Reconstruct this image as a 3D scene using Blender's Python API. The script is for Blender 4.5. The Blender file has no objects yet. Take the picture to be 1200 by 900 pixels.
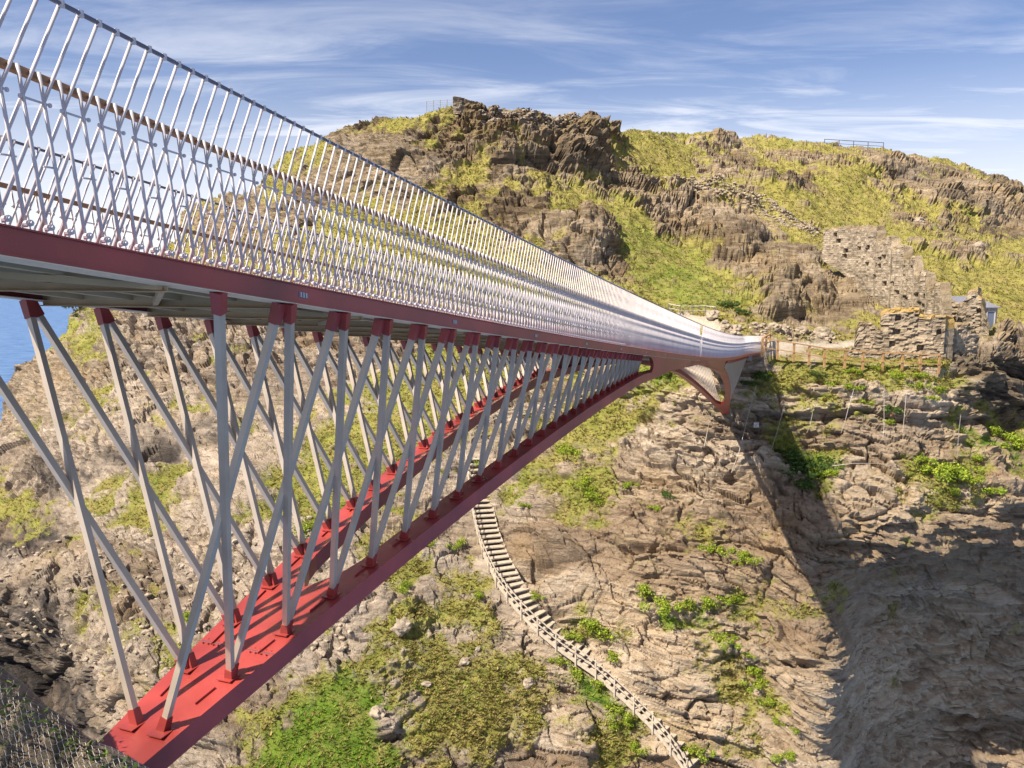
import bpy, bmesh, math, random
import numpy as np
from mathutils import Vector, Matrix

random.seed(7)
rng = np.random.default_rng(7)
C = bpy.context.scene.collection
R = math.radians

# ------------------------------------------------------------------ camera, sky, sun
FPX, PITCH = 930.0, 0.12832                      # focal length in photo pixels (1200 wide), downward pitch
cd = bpy.data.cameras.new("camera")
cam = bpy.data.objects.new("camera", cd); C.objects.link(cam)
cd.sensor_width = 36.0; cd.lens = FPX / 1200 * 36
cd.clip_start = 0.1; cd.clip_end = 60000
cam.location = (0, 0, 0); cam.rotation_euler = (R(90) - PITCH, 0, 0)
bpy.context.scene.camera = cam

SUN = Vector((-0.78, -0.50, 1.05)).normalized()  # towards the sun
el = math.asin(SUN.z); azs = math.atan2(SUN.x, SUN.y)
w = bpy.data.worlds.new("World"); bpy.context.scene.world = w; w.use_nodes = True
nt = w.node_tree; nt.nodes.clear()
def N(tree, t, **k):
    n = tree.nodes.new(t)
    for a, v in k.items():
        if a in n.inputs: n.inputs[a].default_value = v
        else: setattr(n, a, v)
    return n
out = N(nt, 'ShaderNodeOutputWorld'); bg = N(nt, 'ShaderNodeBackground'); bg.inputs[1].default_value = 0.062
sky = N(nt, 'ShaderNodeTexSky'); sky.sky_type = 'NISHITA'; sky.sun_disc = False
sky.sun_elevation = el; sky.sun_rotation = azs
sky.altitude = 50; sky.air_density = 1.0; sky.dust_density = 1.2; sky.ozone_density = 3.0
tc = N(nt, 'ShaderNodeTexCoord'); sep = N(nt, 'ShaderNodeSeparateXYZ'); nt.links.new(tc.outputs['Generated'], sep.inputs[0])
def M(op, a, b=None, c=None, clamp=False, tree=None):
    tr = tree or nt
    n = tr.nodes.new('ShaderNodeMath'); n.operation = op; n.use_clamp = clamp
    for i, v in enumerate((a, b, c)):
        if v is None: continue
        if isinstance(v, (int, float)): n.inputs[i].default_value = v
        else: tr.links.new(v, n.inputs[i])
    return n.outputs[0]
# cirrus sheet: directions projected on a high flat layer, stretched streaks
zc = M('MAXIMUM', M('ADD', sep.outputs[2], 0.06), 0.02)
cx = M('DIVIDE', sep.outputs[0], zc); cy = M('DIVIDE', sep.outputs[1], zc)
comb = N(nt, 'ShaderNodeCombineXYZ'); nt.links.new(cx, comb.inputs[0]); nt.links.new(cy, comb.inputs[1])
mp = N(nt, 'ShaderNodeMapping'); mp.inputs['Rotation'].default_value = (0, 0, R(-14)); mp.inputs['Scale'].default_value = (0.55, 1.5, 1); mp.inputs['Location'].default_value = (1.3, 0.4, 0)
nt.links.new(comb.outputs[0], mp.inputs[0])
n1 = N(nt, 'ShaderNodeTexNoise'); n1.inputs['Scale'].default_value = 1.7; n1.inputs['Detail'].default_value = 9; n1.inputs['Roughness'].default_value = 0.62; n1.inputs['Distortion'].default_value = 0.7
nt.links.new(mp.outputs[0], n1.inputs['Vector'])
n2 = N(nt, 'ShaderNodeTexNoise'); n2.inputs['Scale'].default_value = 0.35; n2.inputs['Detail'].default_value = 4
nt.links.new(mp.outputs[0], n2.inputs['Vector'])
cl = M('ADD', M('MULTIPLY', n1.outputs[0], 0.65), M('MULTIPLY', n2.outputs[0], 0.5))
mr = N(nt, 'ShaderNodeMapRange'); mr.interpolation_type = 'SMOOTHSTEP'
nt.links.new(cl, mr.inputs[0]); mr.inputs[1].default_value = 0.45; mr.inputs[2].default_value = 0.72; mr.inputs[3].default_value = 0.0; mr.inputs[4].default_value = 0.72
band = N(nt, 'ShaderNodeMapRange'); band.interpolation_type = 'SMOOTHSTEP'; nt.links.new(sep.outputs[2], band.inputs[0])
band.inputs[1].default_value = 0.33; band.inputs[2].default_value = 0.16; band.inputs[3].default_value = 0.35; band.inputs[4].default_value = 1.0
low = N(nt, 'ShaderNodeMapRange'); low.interpolation_type = 'SMOOTHSTEP'; nt.links.new(sep.outputs[2], low.inputs[0])
low.inputs[1].default_value = 0.26; low.inputs[2].default_value = 0.02; low.inputs[3].default_value = 0.0; low.inputs[4].default_value = 0.85
cf = M('MAXIMUM', M('MULTIPLY', mr.outputs[0], band.outputs[0]), low.outputs[0])
tint = N(nt, 'ShaderNodeMix'); tint.data_type = 'RGBA'; tint.blend_type = 'MULTIPLY'; tint.inputs[0].default_value = 1.0
nt.links.new(sky.outputs[0], tint.inputs[6]); tint.inputs[7].default_value = (1.03, 0.97, 1.10, 1)
mix = N(nt, 'ShaderNodeMix'); mix.data_type = 'RGBA'
nt.links.new(cf, mix.inputs[0]); nt.links.new(tint.outputs[2], mix.inputs[6]); mix.inputs[7].default_value = (8.9, 9.0, 9.5, 1)
nt.links.new(mix.outputs[2], bg.inputs[0]); nt.links.new(bg.outputs[0], out.inputs[0])

sd = bpy.data.lights.new("sun", 'SUN'); sd.energy = 5.0; sd.angle = R(0.5); sd.color = (1.0, 0.91, 0.76)
sun = bpy.data.objects.new("sun", sd); C.objects.link(sun)
sun.rotation_euler = SUN.to_track_quat('Z', 'Y').to_euler(); sun.location = (-40, -20, 60)

vs = bpy.context.scene.view_settings
vs.view_transform = 'Standard'; vs.look = 'None'; vs.gamma = 1; vs.use_curve_mapping = False
vs.exposure = 1.04

# ------------------------------------------------------------------ noise helpers
def _h(ix, iy, iz, seed):
    h = (ix.astype(np.uint32) * np.uint32(374761393) + iy.astype(np.uint32) * np.uint32(668265263)
         + iz.astype(np.uint32) * np.uint32(2147483647) + np.uint32((seed * 974711) & 0xffffffff))
    h = (h ^ (h >> np.uint32(13))) * np.uint32(1274126177)
    h = (h ^ (h >> np.uint32(16))) * np.uint32(2246822519)
    h = h ^ (h >> np.uint32(15))
    return (h & np.uint32(0xffffff)).astype(np.float32) / np.float32(0xffffff)
def vnoise(x, y, z, seed=0):
    x = np.asarray(x, np.float32); y = np.asarray(y, np.float32); z = np.asarray(z, np.float32)
    ix = np.floor(x); iy = np.floor(y); iz = np.floor(z)
    fx = x - ix; fy = y - iy; fz = z - iz
    ix = ix.astype(np.int64); iy = iy.astype(np.int64); iz = iz.astype(np.int64)
    fx = fx * fx * fx * (fx * (fx * 6 - 15) + 10); fy = fy * fy * fy * (fy * (fy * 6 - 15) + 10); fz = fz * fz * fz * (fz * (fz * 6 - 15) + 10)
    def g(a, b, c): return _h(ix + a, iy + b, iz + c, seed)
    x00 = g(0,0,0) * (1-fx) + g(1,0,0) * fx; x10 = g(0,1,0) * (1-fx) + g(1,1,0) * fx
    x01 = g(0,0,1) * (1-fx) + g(1,0,1) * fx; x11 = g(0,1,1) * (1-fx) + g(1,1,1) * fx
    a = x00 * (1-fy) + x10 * fy; b = x01 * (1-fy) + x11 * fy
    return (a * (1-fz) + b * fz) * 2 - 1
def fbm(x, y, z, octv=4, seed=0, gain=0.5, ridged=False):
    s = 0; a = 1.0; t = 0
    for o in range(octv):
        n = vnoise(x, y, z, seed + o * 17)
        if ridged: n = 1 - 2 * np.abs(n)
        s = s + a * n; t += a; a *= gain
        x, y, z = x * 2.03 + 11.3, y * 2.03 + 5.7, z * 2.03 + 3.1
    return s / t
def facets(x, y, z, seed=0, tilt=0.6):
    """chiselled rock: per Voronoi cell a random step plus a randomly tilted plane"""
    x = np.asarray(x, np.float32); y = np.asarray(y, np.float32); z = np.asarray(z, np.float32)
    ix = np.floor(x).astype(np.int64); iy = np.floor(y).astype(np.int64); iz = np.floor(z).astype(np.int64)
    best = np.full(x.shape, 1e9, np.float32); val = np.zeros_like(x); sec = np.full(x.shape, 1e9, np.float32)
    for a in (-1, 0, 1):
        for b in (-1, 0, 1):
            for c in (-1, 0, 1):
                jx, jy, jz = ix + a, iy + b, iz + c
                px = jx + _h(jx, jy, jz, seed + 1); py = jy + _h(jx, jy, jz, seed + 2); pz = jz + _h(jx, jy, jz, seed + 3)
                dx, dy, dz = (x - px).astype(np.float32), (y - py).astype(np.float32), (z - pz).astype(np.float32)
                d = dx * dx + dy * dy + dz * dz
                r = _h(jx, jy, jz, seed + 4); t1 = _h(jx, jy, jz, seed + 5) - 0.5; t2 = _h(jx, jy, jz, seed + 6) - 0.5
                v = (r - 0.5) + tilt * 2 * (t1 * dx + t2 * dz)
                m = d < best
                sec = np.where(m, best, np.minimum(sec, d))
                val = np.where(m, v, val); best = np.where(m, d, best)
    return val, np.sqrt(sec) - np.sqrt(best)

# ------------------------------------------------------------------ view geometry of the survey (pixel -> ground ray)
CP, SP = math.cos(PITCH), math.sin(PITCH)
def ray(px, py):
    a = (np.asarray(px, float) - 600) / FPX; b = -(np.asarray(py, float) - 450) / FPX
    y = CP + b * SP; z = -SP + b * CP
    return a / y, z / y                                  # x and z per metre of forward distance
def at(px, py, Y):
    a, b = ray(px, py); return Vector((float(a) * Y, Y, float(b) * Y))

# ------------------------------------------------------------------ materials
def new_mat(name):
    m = bpy.data.materials.new(name); m.use_nodes = True
    t = m.node_tree; b = t.nodes['Principled BSDF']; return m, t, b
def simple(name, col, rough=0.5, metal=0.0, var=0.12, scale=6.0, bump=0.0, bscale=40.0, spec=None, stain=None):
    m, t, b = new_mat(name)
    tcn = N(t, 'ShaderNodeTexCoord'); no = N(t, 'ShaderNodeTexNoise'); no.inputs['Scale'].default_value = scale; no.inputs['Detail'].default_value = 6
    t.links.new(tcn.outputs['Object'], no.inputs['Vector'])
    rp = N(t, 'ShaderNodeValToRGB'); c = np.array(col[:3])
    rp.color_ramp.elements[0].position = 0.3; rp.color_ramp.elements[1].position = 0.7
    lo = c * (1 - var) if stain is None else np.array(stain)
    rp.color_ramp.elements[0].color = (*lo, 1); rp.color_ramp.elements[1].color = (*np.minimum(c * (1 + var), 1), 1)
    t.links.new(no.outputs[0], rp.inputs[0]); t.links.new(rp.outputs[0], b.inputs['Base Color'])
    rr = N(t, 'ShaderNodeMapRange'); rr.inputs[3].default_value = rough * 0.85; rr.inputs[4].default_value = min(1, rough * 1.2)
    t.links.new(no.outputs[0], rr.inputs[0]); t.links.new(rr.outputs[0], b.inputs['Roughness'])
    b.inputs['Metallic'].default_value = metal
    if spec is not None: b.inputs['Specular IOR Level'].default_value = spec
    if bump:
        n2 = N(t, 'ShaderNodeTexNoise'); n2.inputs['Scale'].default_value = bscale; n2.inputs['Detail'].default_value = 5
        t.links.new(tcn.outputs['Object'], n2.inputs['Vector'])
        bp = N(t, 'ShaderNodeBump'); bp.inputs['Strength'].default_value = bump; bp.inputs['Distance'].default_value = 0.05
        t.links.new(n2.outputs[0], bp.inputs['Height']); t.links.new(bp.outputs[0], b.inputs['Normal'])
    return m
RED = simple('red_paint', (0.28, 0.040, 0.034), 0.36, 0, 0.34, 1.1, 0.05, 60, 0.42)
STEEL = simple('stainless_steel', (0.50, 0.455, 0.46), 0.62, 0.05, 0.10, 2.0)
STRUT = simple('strut_steel', (0.46, 0.38, 0.30), 0.38, 0.3, 0.10, 3.0)
DARK = simple('dark_steel', (0.17, 0.155, 0.18), 0.45, 0.6, 0.1)
UNDER = simple('underdeck_steel', (0.46, 0.32, 0.17), 0.7, 0.0, 0.15, 2.0)
WOODR = simple('oak_handrail', (0.28, 0.13, 0.055), 0.55, 0, 0.25, 9, 0.1)
WOOD = simple('weathered_wood', (0.40, 0.33, 0.25), 0.8, 0, 0.22, 5, 0.25, 30)
WOODF = simple('new_timber', (0.34, 0.19, 0.075), 0.75, 0, 0.2, 5, 0.2, 30)
CONC = simple('concrete', (0.46, 0.43, 0.40), 0.85, 0, 0.10, 0.9, 0.2, 12)
SLATEDECK = simple('slate_deck', (0.16, 0.15, 0.14), 0.75, 0, 0.25, 8, 0.2)
CABLE = simple('cable_steel', (0.33, 0.30, 0.27), 0.5, 0.5, 0.1)
WIRE = simple('net_wire', (0.42, 0.42, 0.44), 0.45, 0.7, 0.1)
ROOF = simple('slate_roof', (0.17, 0.17, 0.20), 0.7, 0, 0.25, 7, 0.3, 20)
DOORB = simple('blue_door', (0.14, 0.17, 0.25), 0.6, 0, 0.08)

def ground_material():
    m, t, b = new_mat('cliff_ground')
    L = t.links
    def attr(n):
        a = N(t, 'ShaderNodeAttribute'); a.attribute_name = n; return a.outputs['Fac']
    tcn = N(t, 'ShaderNodeTexCoord'); P = tcn.outputs['Object']
    def noise(scale, det=6, rough=0.55, vec=None, dist=0.0):
        n = N(t, 'ShaderNodeTexNoise'); n.inputs['Scale'].default_value = scale; n.inputs['Detail'].default_value = det
        n.inputs['Roughness'].default_value = rough; n.inputs['Distortion'].default_value = dist
        L.new(vec or P, n.inputs['Vector']); return n.outputs[0]
    def ramp(f, stops):
        r = N(t, 'ShaderNodeValToRGB'); e = r.color_ramp.elements
        while len(e) < len(stops): e.new(0.5)
        for q, (p, c) in zip(e, stops): q.position = p; q.color = (*c, 1)
        L.new(f, r.inputs[0]); return r.outputs[0]
    def mixc(f, a, bb, mode='MIX'):
        n = N(t, 'ShaderNodeMix'); n.data_type = 'RGBA'; n.blend_type = mode
        if isinstance(f, float): n.inputs[0].default_value = f
        else: L.new(f, n.inputs[0])
        for i, v in ((6, a), (7, bb)):
            if isinstance(v, tuple): n.inputs[i].default_value = (*v, 1)
            else: L.new(v, n.inputs[i])
        return n.outputs[2]
    mpn = N(t, 'ShaderNodeMapping'); mpn.inputs['Rotation'].default_value = (R(4), R(9), 0); mpn.inputs['Scale'].default_value = (0.12, 0.12, 1.0); L.new(P, mpn.inputs[0])
    strata = M('ADD', M('MULTIPLY', noise(1.6, 8, 0.68, mpn.outputs[0], 1.2), 0.62, tree=t), M('MULTIPLY', noise(0.8, 9, 0.72, None, 0.6), 0.40, tree=t), tree=t)
    big = noise(0.16, 5); mid = noise(0.9, 7, 0.62); fine = noise(5.0, 8, 0.7)
    pale = ramp(strata, [(0.28, (0.13, 0.092, 0.058)), (0.42, (0.33, 0.255, 0.178)), (0.55, (0.46, 0.38, 0.28)), (0.72, (0.62, 0.54, 0.435))])
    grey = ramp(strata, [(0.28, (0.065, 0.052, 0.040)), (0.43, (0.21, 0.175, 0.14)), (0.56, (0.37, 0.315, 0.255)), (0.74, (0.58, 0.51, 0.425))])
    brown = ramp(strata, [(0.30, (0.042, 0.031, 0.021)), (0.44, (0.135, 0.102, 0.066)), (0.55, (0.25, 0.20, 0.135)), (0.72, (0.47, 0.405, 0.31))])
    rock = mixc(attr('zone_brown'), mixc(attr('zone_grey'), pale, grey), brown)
    rock = mixc(M('MULTIPLY', M('SUBTRACT', noise(0.22, 7, 0.68, None, 0.8), 0.5, tree=t), 3.0, None, True, t), rock, ramp(noise(1.7, 8, 0.7), [(0.3, (0.13, 0.105, 0.085)), (0.5, (0.30, 0.255, 0.21)), (0.72, (0.52, 0.465, 0.40))]))
    rock = mixc(M('MULTIPLY', M('SUBTRACT', mid, 0.51, tree=t), 1.8, None, True, t), rock, ramp(fine, [(0.3, (0.18, 0.145, 0.11)), (0.7, (0.44, 0.375, 0.30))]))
    bedr = ramp(attr('bed'), [(0.0, (0.70, 0.62, 0.55)), (0.5, (1.08, 1.03, 0.98)), (1.0, (1.28, 1.21, 1.14))])
    rock = mixc(1.0, rock, bedr, 'MULTIPLY')
    # thin yellow-green growth on the bare rock
    rock = mixc(M('MULTIPLY', M('SUBTRACT', noise(0.33, 8, 0.72), 0.55, tree=t), 2.0, None, True, t), rock, (0.29, 0.235, 0.09))
    wvn = N(t, 'ShaderNodeTexWave'); wvn.wave_type = 'BANDS'; wvn.bands_direction = 'Z'; wvn.inputs['Scale'].default_value = 0.55; wvn.inputs['Distortion'].default_value = 9; wvn.inputs['Detail'].default_value = 5; wvn.inputs['Detail Scale'].default_value = 0.6; wvn.inputs['Detail Roughness'].default_value = 0.65
    mq = N(t, 'ShaderNodeMapping'); mq.inputs['Rotation'].default_value = (0, R(9), 0); mq.inputs['Scale'].default_value = (0.35, 0.35, 1.0); L.new(P, mq.inputs[0]); L.new(mq.outputs[0], wvn.inputs['Vector'])
    jl = M('MULTIPLY', M('MULTIPLY', M('SUBTRACT', 0.14, wvn.outputs['Fac'], tree=t), 7.0, None, True, t), M('MULTIPLY', M('SUBTRACT', noise(0.35, 4), 0.44, tree=t), 6.0, None, True, t), tree=t)
    rock = mixc(M('MULTIPLY', jl, 0.6, tree=t), rock, (0.075, 0.052, 0.036))
    # ochre lichen and rusty runs
    och = M('MULTIPLY', M('SUBTRACT', big, 0.50, tree=t), 3.2, None, True, t)
    rock = mixc(M('MULTIPLY', och, 0.34, tree=t), rock, (0.36, 0.22, 0.075))
    # dark rock tone from the attribute, with painted shade under the headland
    rock = mixc(attr('dark_rock_and_shade'), rock, (0.030, 0.026, 0.026))
    dry = ramp(mid, [(0.28, (0.13, 0.115, 0.027)), (0.43, (0.25, 0.225, 0.052)), (0.57, (0.34, 0.295, 0.078)), (0.74, (0.45, 0.37, 0.16))])
    lush = ramp(mid, [(0.28, (0.055, 0.10, 0.012)), (0.5, (0.12, 0.20, 0.018)), (0.75, (0.23, 0.29, 0.035))])
    heath = ramp(fine, [(0.3, (0.17, 0.125, 0.045)), (0.7, (0.36, 0.275, 0.125))])
    gr = mixc(attr('lush'), dry, lush)
    gr = mixc(M('MULTIPLY', M('SUBTRACT', noise(0.45, 6, 0.6), 0.47, tree=t), 3.0, None, True, t), gr, heath)
    g = attr('grass')
    gf = N(t, 'ShaderNodeMapRange'); gf.interpolation_type = 'SMOOTHSTEP'; gf.inputs[1].default_value = 0.34; gf.inputs[2].default_value = 0.64
    L.new(M('ADD', g, M('ADD', M('MULTIPLY', M('SUBTRACT', fine, 0.5, tree=t), 0.55, tree=t), M('MULTIPLY', M('SUBTRACT', mid, 0.5, tree=t), 0.7, tree=t), tree=t), tree=t), gf.inputs[0])
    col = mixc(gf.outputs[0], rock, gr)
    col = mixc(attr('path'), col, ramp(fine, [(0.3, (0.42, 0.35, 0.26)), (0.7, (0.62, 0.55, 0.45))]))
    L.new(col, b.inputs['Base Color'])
    b.inputs['Roughness'].default_value = 0.92; b.inputs['Specular IOR Level'].default_value = 0.2
    hgt = M('ADD', M('MULTIPLY', strata, 0.6, tree=t), M('ADD', M('MULTIPLY', fine, 0.35, tree=t), M('MULTIPLY', noise(16, 6, 0.7), 0.15, tree=t), tree=t), tree=t)
    bp = N(t, 'ShaderNodeBump'); bp.inputs['Strength'].default_value = 1.0; bp.inputs['Distance'].default_value = 0.8
    L.new(hgt, bp.inputs['Height']); L.new(bp.outputs[0], b.inputs['Normal'])
    return m
GROUND = ground_material()

def leaf_material(name, stops, trans=0.25):
    m, t, b = new_mat(name)
    g = N(t, 'ShaderNodeNewGeometry'); r = N(t, 'ShaderNodeValToRGB'); e = r.color_ramp.elements
    while len(e) < len(stops): e.new(0.5)
    for q, (p, c) in zip(e, stops): q.position = p; q.color = (*c, 1)
    t.links.new(g.outputs['Random Per Island'], r.inputs[0]); t.links.new(r.outputs[0], b.inputs['Base Color'])
    b.inputs['Roughness'].default_value = 0.7; b.inputs['Specular IOR Level'].default_value = 0.25
    tr = N(t, 'ShaderNodeBsdfTranslucent'); t.links.new(r.outputs[0], tr.inputs[0])
    mx = N(t, 'ShaderNodeMixShader'); mx.inputs[0].default_value = trans
    t.links.new(b.outputs[0], mx.inputs[1]); t.links.new(tr.outputs[0], mx.inputs[2]); t.links.new(mx.outputs[0], t.nodes['Material Output'].inputs[0])
    return m
BUSH = leaf_material('shrub_leaves', [(0.0, (0.08, 0.12, 0.012)), (0.5, (0.20, 0.27, 0.02)), (1.0, (0.38, 0.43, 0.045))])
BUSHD = leaf_material('dark_shrub_leaves', [(0.0, (0.025, 0.05, 0.012)), (0.6, (0.06, 0.11, 0.02)), (1.0, (0.13, 0.18, 0.03))])
GRASSM = leaf_material('grass_blades', [(0.0, (0.11, 0.115, 0.02)), (0.25, (0.22, 0.20, 0.045)), (0.5, (0.31, 0.26, 0.07)), (0.75, (0.41, 0.33, 0.135)), (1.0, (0.29, 0.185, 0.085))], 0.3)
GREENM = leaf_material('green_blades', [(0.0, (0.07, 0.12, 0.012)), (0.5, (0.15, 0.24, 0.02)), (1.0, (0.28, 0.34, 0.04))], 0.3)

def masonry(name, c0, c1, lichen=0.0):
    m, t, b = new_mat(name); L = t.links
    tcn = N(t, 'ShaderNodeTexCoord'); P = tcn.outputs['Object']
    at_ = N(t, 'ShaderNodeAttribute'); at_.attribute_name = 'stone'
    r = N(t, 'ShaderNodeValToRGB'); e = r.color_ramp.elements
    e[0].color = (*c0, 1); e[1].color = (*c1, 1); L.new(at_.outputs['Fac'], r.inputs[0])
    no = N(t, 'ShaderNodeTexNoise'); no.inputs['Scale'].default_value = 2.5; no.inputs['Detail'].default_value = 8; L.new(P, no.inputs['Vector'])
    r2 = N(t, 'ShaderNodeValToRGB'); r2.color_ramp.elements[0].position = 0.3; r2.color_ramp.elements[0].color = (0.6, 0.58, 0.55, 1); r2.color_ramp.elements[1].position = 0.7; r2.color_ramp.elements[1].color = (1.15, 1.1, 1.05, 1)
    L.new(no.outputs[0], r2.inputs[0])
    mx = N(t, 'ShaderNodeMix'); mx.data_type = 'RGBA'; mx.blend_type = 'MULTIPLY'; mx.inputs[0].default_value = 1
    L.new(r.outputs[0], mx.inputs[6]); L.new(r2.outputs[0], mx.inputs[7])
    al = N(t, 'ShaderNodeAttribute'); al.attribute_name = 'lichen'
    mx2 = N(t, 'ShaderNodeMix'); mx2.data_type = 'RGBA'; L.new(al.outputs['Fac'], mx2.inputs[0]); L.new(mx.outputs[2], mx2.inputs[6]); mx2.inputs[7].default_value = (0.42, 0.25, 0.035, 1)
    L.new(mx2.outputs[2], b.inputs['Base Color']); b.inputs['Roughness'].default_value = 0.9
    bp = N(t, 'ShaderNodeBump'); bp.inputs['Distance'].default_value = 0.12; bp.inputs['Strength'].default_value = 0.8
    n3 = N(t, 'ShaderNodeTexNoise'); n3.inputs['Scale'].default_value = 7; n3.inputs['Detail'].default_value = 8; L.new(P, n3.inputs['Vector'])
    L.new(n3.outputs[0], bp.inputs['Height']); L.new(bp.outputs[0], b.inputs['Normal'])
    return m
STONE = masonry('pale_ruin_stone', (0.15, 0.122, 0.088), (0.38, 0.32, 0.245))
STONED = masonry('dark_ruin_stone', (0.11, 0.085, 0.06), (0.36, 0.29, 0.205))
def boulder_mat():
    return simple('boulder_rock', (0.27, 0.215, 0.155), 0.9, 0, 0.45, 2.2, 0.8, 9)
BOULD = boulder_mat()

# ------------------------------------------------------------------ object helpers
class MB:
    def __init__(s): s.v = []; s.f = []; s.smooth = False
    def quadstrip(s, rings, closed=True, caps=True):
        b = len(s.v); n = len(rings[0])
        for r in rings: s.v += [tuple(p) for p in r]
        for i in range(len(rings) - 1):
            for k in range(n if closed else n - 1):
                k2 = (k + 1) % n
                s.f.append((b + i*n + k, b + i*n + k2, b + (i+1)*n + k2, b + (i+1)*n + k))
        if caps and closed:
            s.f.append(tuple(b + k for k in reversed(range(n)))); s.f.append(tuple(b + (len(rings)-1)*n + k for k in range(n)))
    def bar(s, a, b, wd, hg, up=(0, 0, 1), hg2=None, wd2=None):
        a = Vector(a); b = Vector(b); d = (b - a).normalized(); up = Vector(up)
        sx = d.cross(up)
        if sx.length < 1e-4: sx = d.cross(Vector((1, 0, 0)))
        sx.normalize(); uz = sx.cross(d).normalized()
        def ring(p, w_, h_): return [p - sx*w_/2 - uz*h_/2, p + sx*w_/2 - uz*h_/2, p + sx*w_/2 + uz*h_/2, p - sx*w_/2 + uz*h_/2]
        s.quadstrip([ring(a, wd, hg), ring(b, wd2 or wd, hg2 or hg)])
    def tube(s, pts, r, n=6, r2=None):
        pts = [Vector(p) for p in pts]; rings = []
        for i, p in enumerate(pts):
            d = (pts[min(i+1, len(pts)-1)] - pts[max(i-1, 0)]).normalized()
            sx = d.cross(Vector((0, 0, 1)))
            if sx.length < 1e-3: sx = d.cross(Vector((1, 0, 0)))
            sx.normalize(); uz = sx.cross(d)
            rr = r if r2 is None else r + (r2 - r) * i / (len(pts) - 1)
            rings.append([p + sx*math.cos(2*math.pi*k/n)*rr + uz*math.sin(2*math.pi*k/n)*rr for k in range(n)])
        s.quadstrip(rings)
    def box(s, c, x, y, z):
        """c centre; x,y,z half-axis vectors"""
        c = Vector(c); x = Vector(x); y = Vector(y); z = Vector(z); b = len(s.v)
        for k in (-1, 1):
            for (i, j) in ((-1,-1),(1,-1),(1,1),(-1,1)): s.v.append(tuple(c + x*i + y*j + z*k))
        s.f += [(b+3,b+2,b+1,b), (b+4,b+5,b+6,b+7), (b,b+1,b+5,b+4), (b+1,b+2,b+6,b+5), (b+2,b+3,b+7,b+6), (b+3,b,b+4,b+7)]
    def ball(s, c, r, n=6):
        c = Vector(c); rings = []
        for i in range(1, n):
            a = math.pi * i / n
            rings.append([c + Vector((math.cos(2*math.pi*k/n)*math.sin(a), math.sin(2*math.pi*k/n)*math.sin(a), math.cos(a)))*r for k in range(n)])
        s.quadstrip(rings)
    def build(s, name, mat, parent=None, smooth=False):
        me = bpy.data.meshes.new(name); me.from_pydata(s.v, [], s.f); me.update()
        bm = bmesh.new(); bm.from_mesh(me); bmesh.ops.recalc_face_normals(bm, faces=bm.faces); bm.to_mesh(me); bm.free()
        if smooth: me.polygons.foreach_set('use_smooth', [True]*len(me.polygons))
        me.materials.append(mat)
        o = bpy.data.objects.new(name, me); C.objects.link(o)
        if parent is not None:
            o.parent = parent; o.matrix_parent_inverse = Matrix.Identity(4)
            if parent.type == 'EMPTY': o.matrix_parent_inverse = Matrix.Translation(-parent.location)
        return o
def tag(o, label=None, cat=None, group=None, kind=None):
    if label: o['label'] = label
    if cat: o['category'] = cat
    if group: o['group'] = group
    if kind: o['kind'] = kind
    return o
def empty(name, loc, label, cat, group=None):
    o = bpy.data.objects.new(name, None); C.objects.link(o); o.location = loc; o.empty_display_size = 0.3
    return tag(o, label, cat, group)
def fast_mesh(name, V, F, mat, attrs=None, smooth=True, parent=None):
    """V (n,3) array, F (m,4) or (m,3) int array"""
    me = bpy.data.meshes.new(name); k = F.shape[1]
    me.vertices.add(len(V)); me.vertices.foreach_set('co', V.astype(np.float32).ravel())
    me.loops.add(F.size); me.loops.foreach_set('vertex_index', F.astype(np.int32).ravel())
    me.polygons.add(len(F)); me.polygons.foreach_set('loop_start', np.arange(0, F.size, k, dtype=np.int32))
    me.update(calc_edges=True); me.validate()
    me.polygons.foreach_set('use_smooth', np.full(len(me.polygons), smooth))
    for n, a in (attrs or {}).items():
        at_ = me.attributes.new(n, 'FLOAT', 'POINT'); at_.data.foreach_set('value', a.astype(np.float32).ravel())
    me.materials.append(mat)
    o = bpy.data.objects.new(name, me); C.objects.link(o)
    if parent is not None: o.parent = parent
    return o

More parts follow.
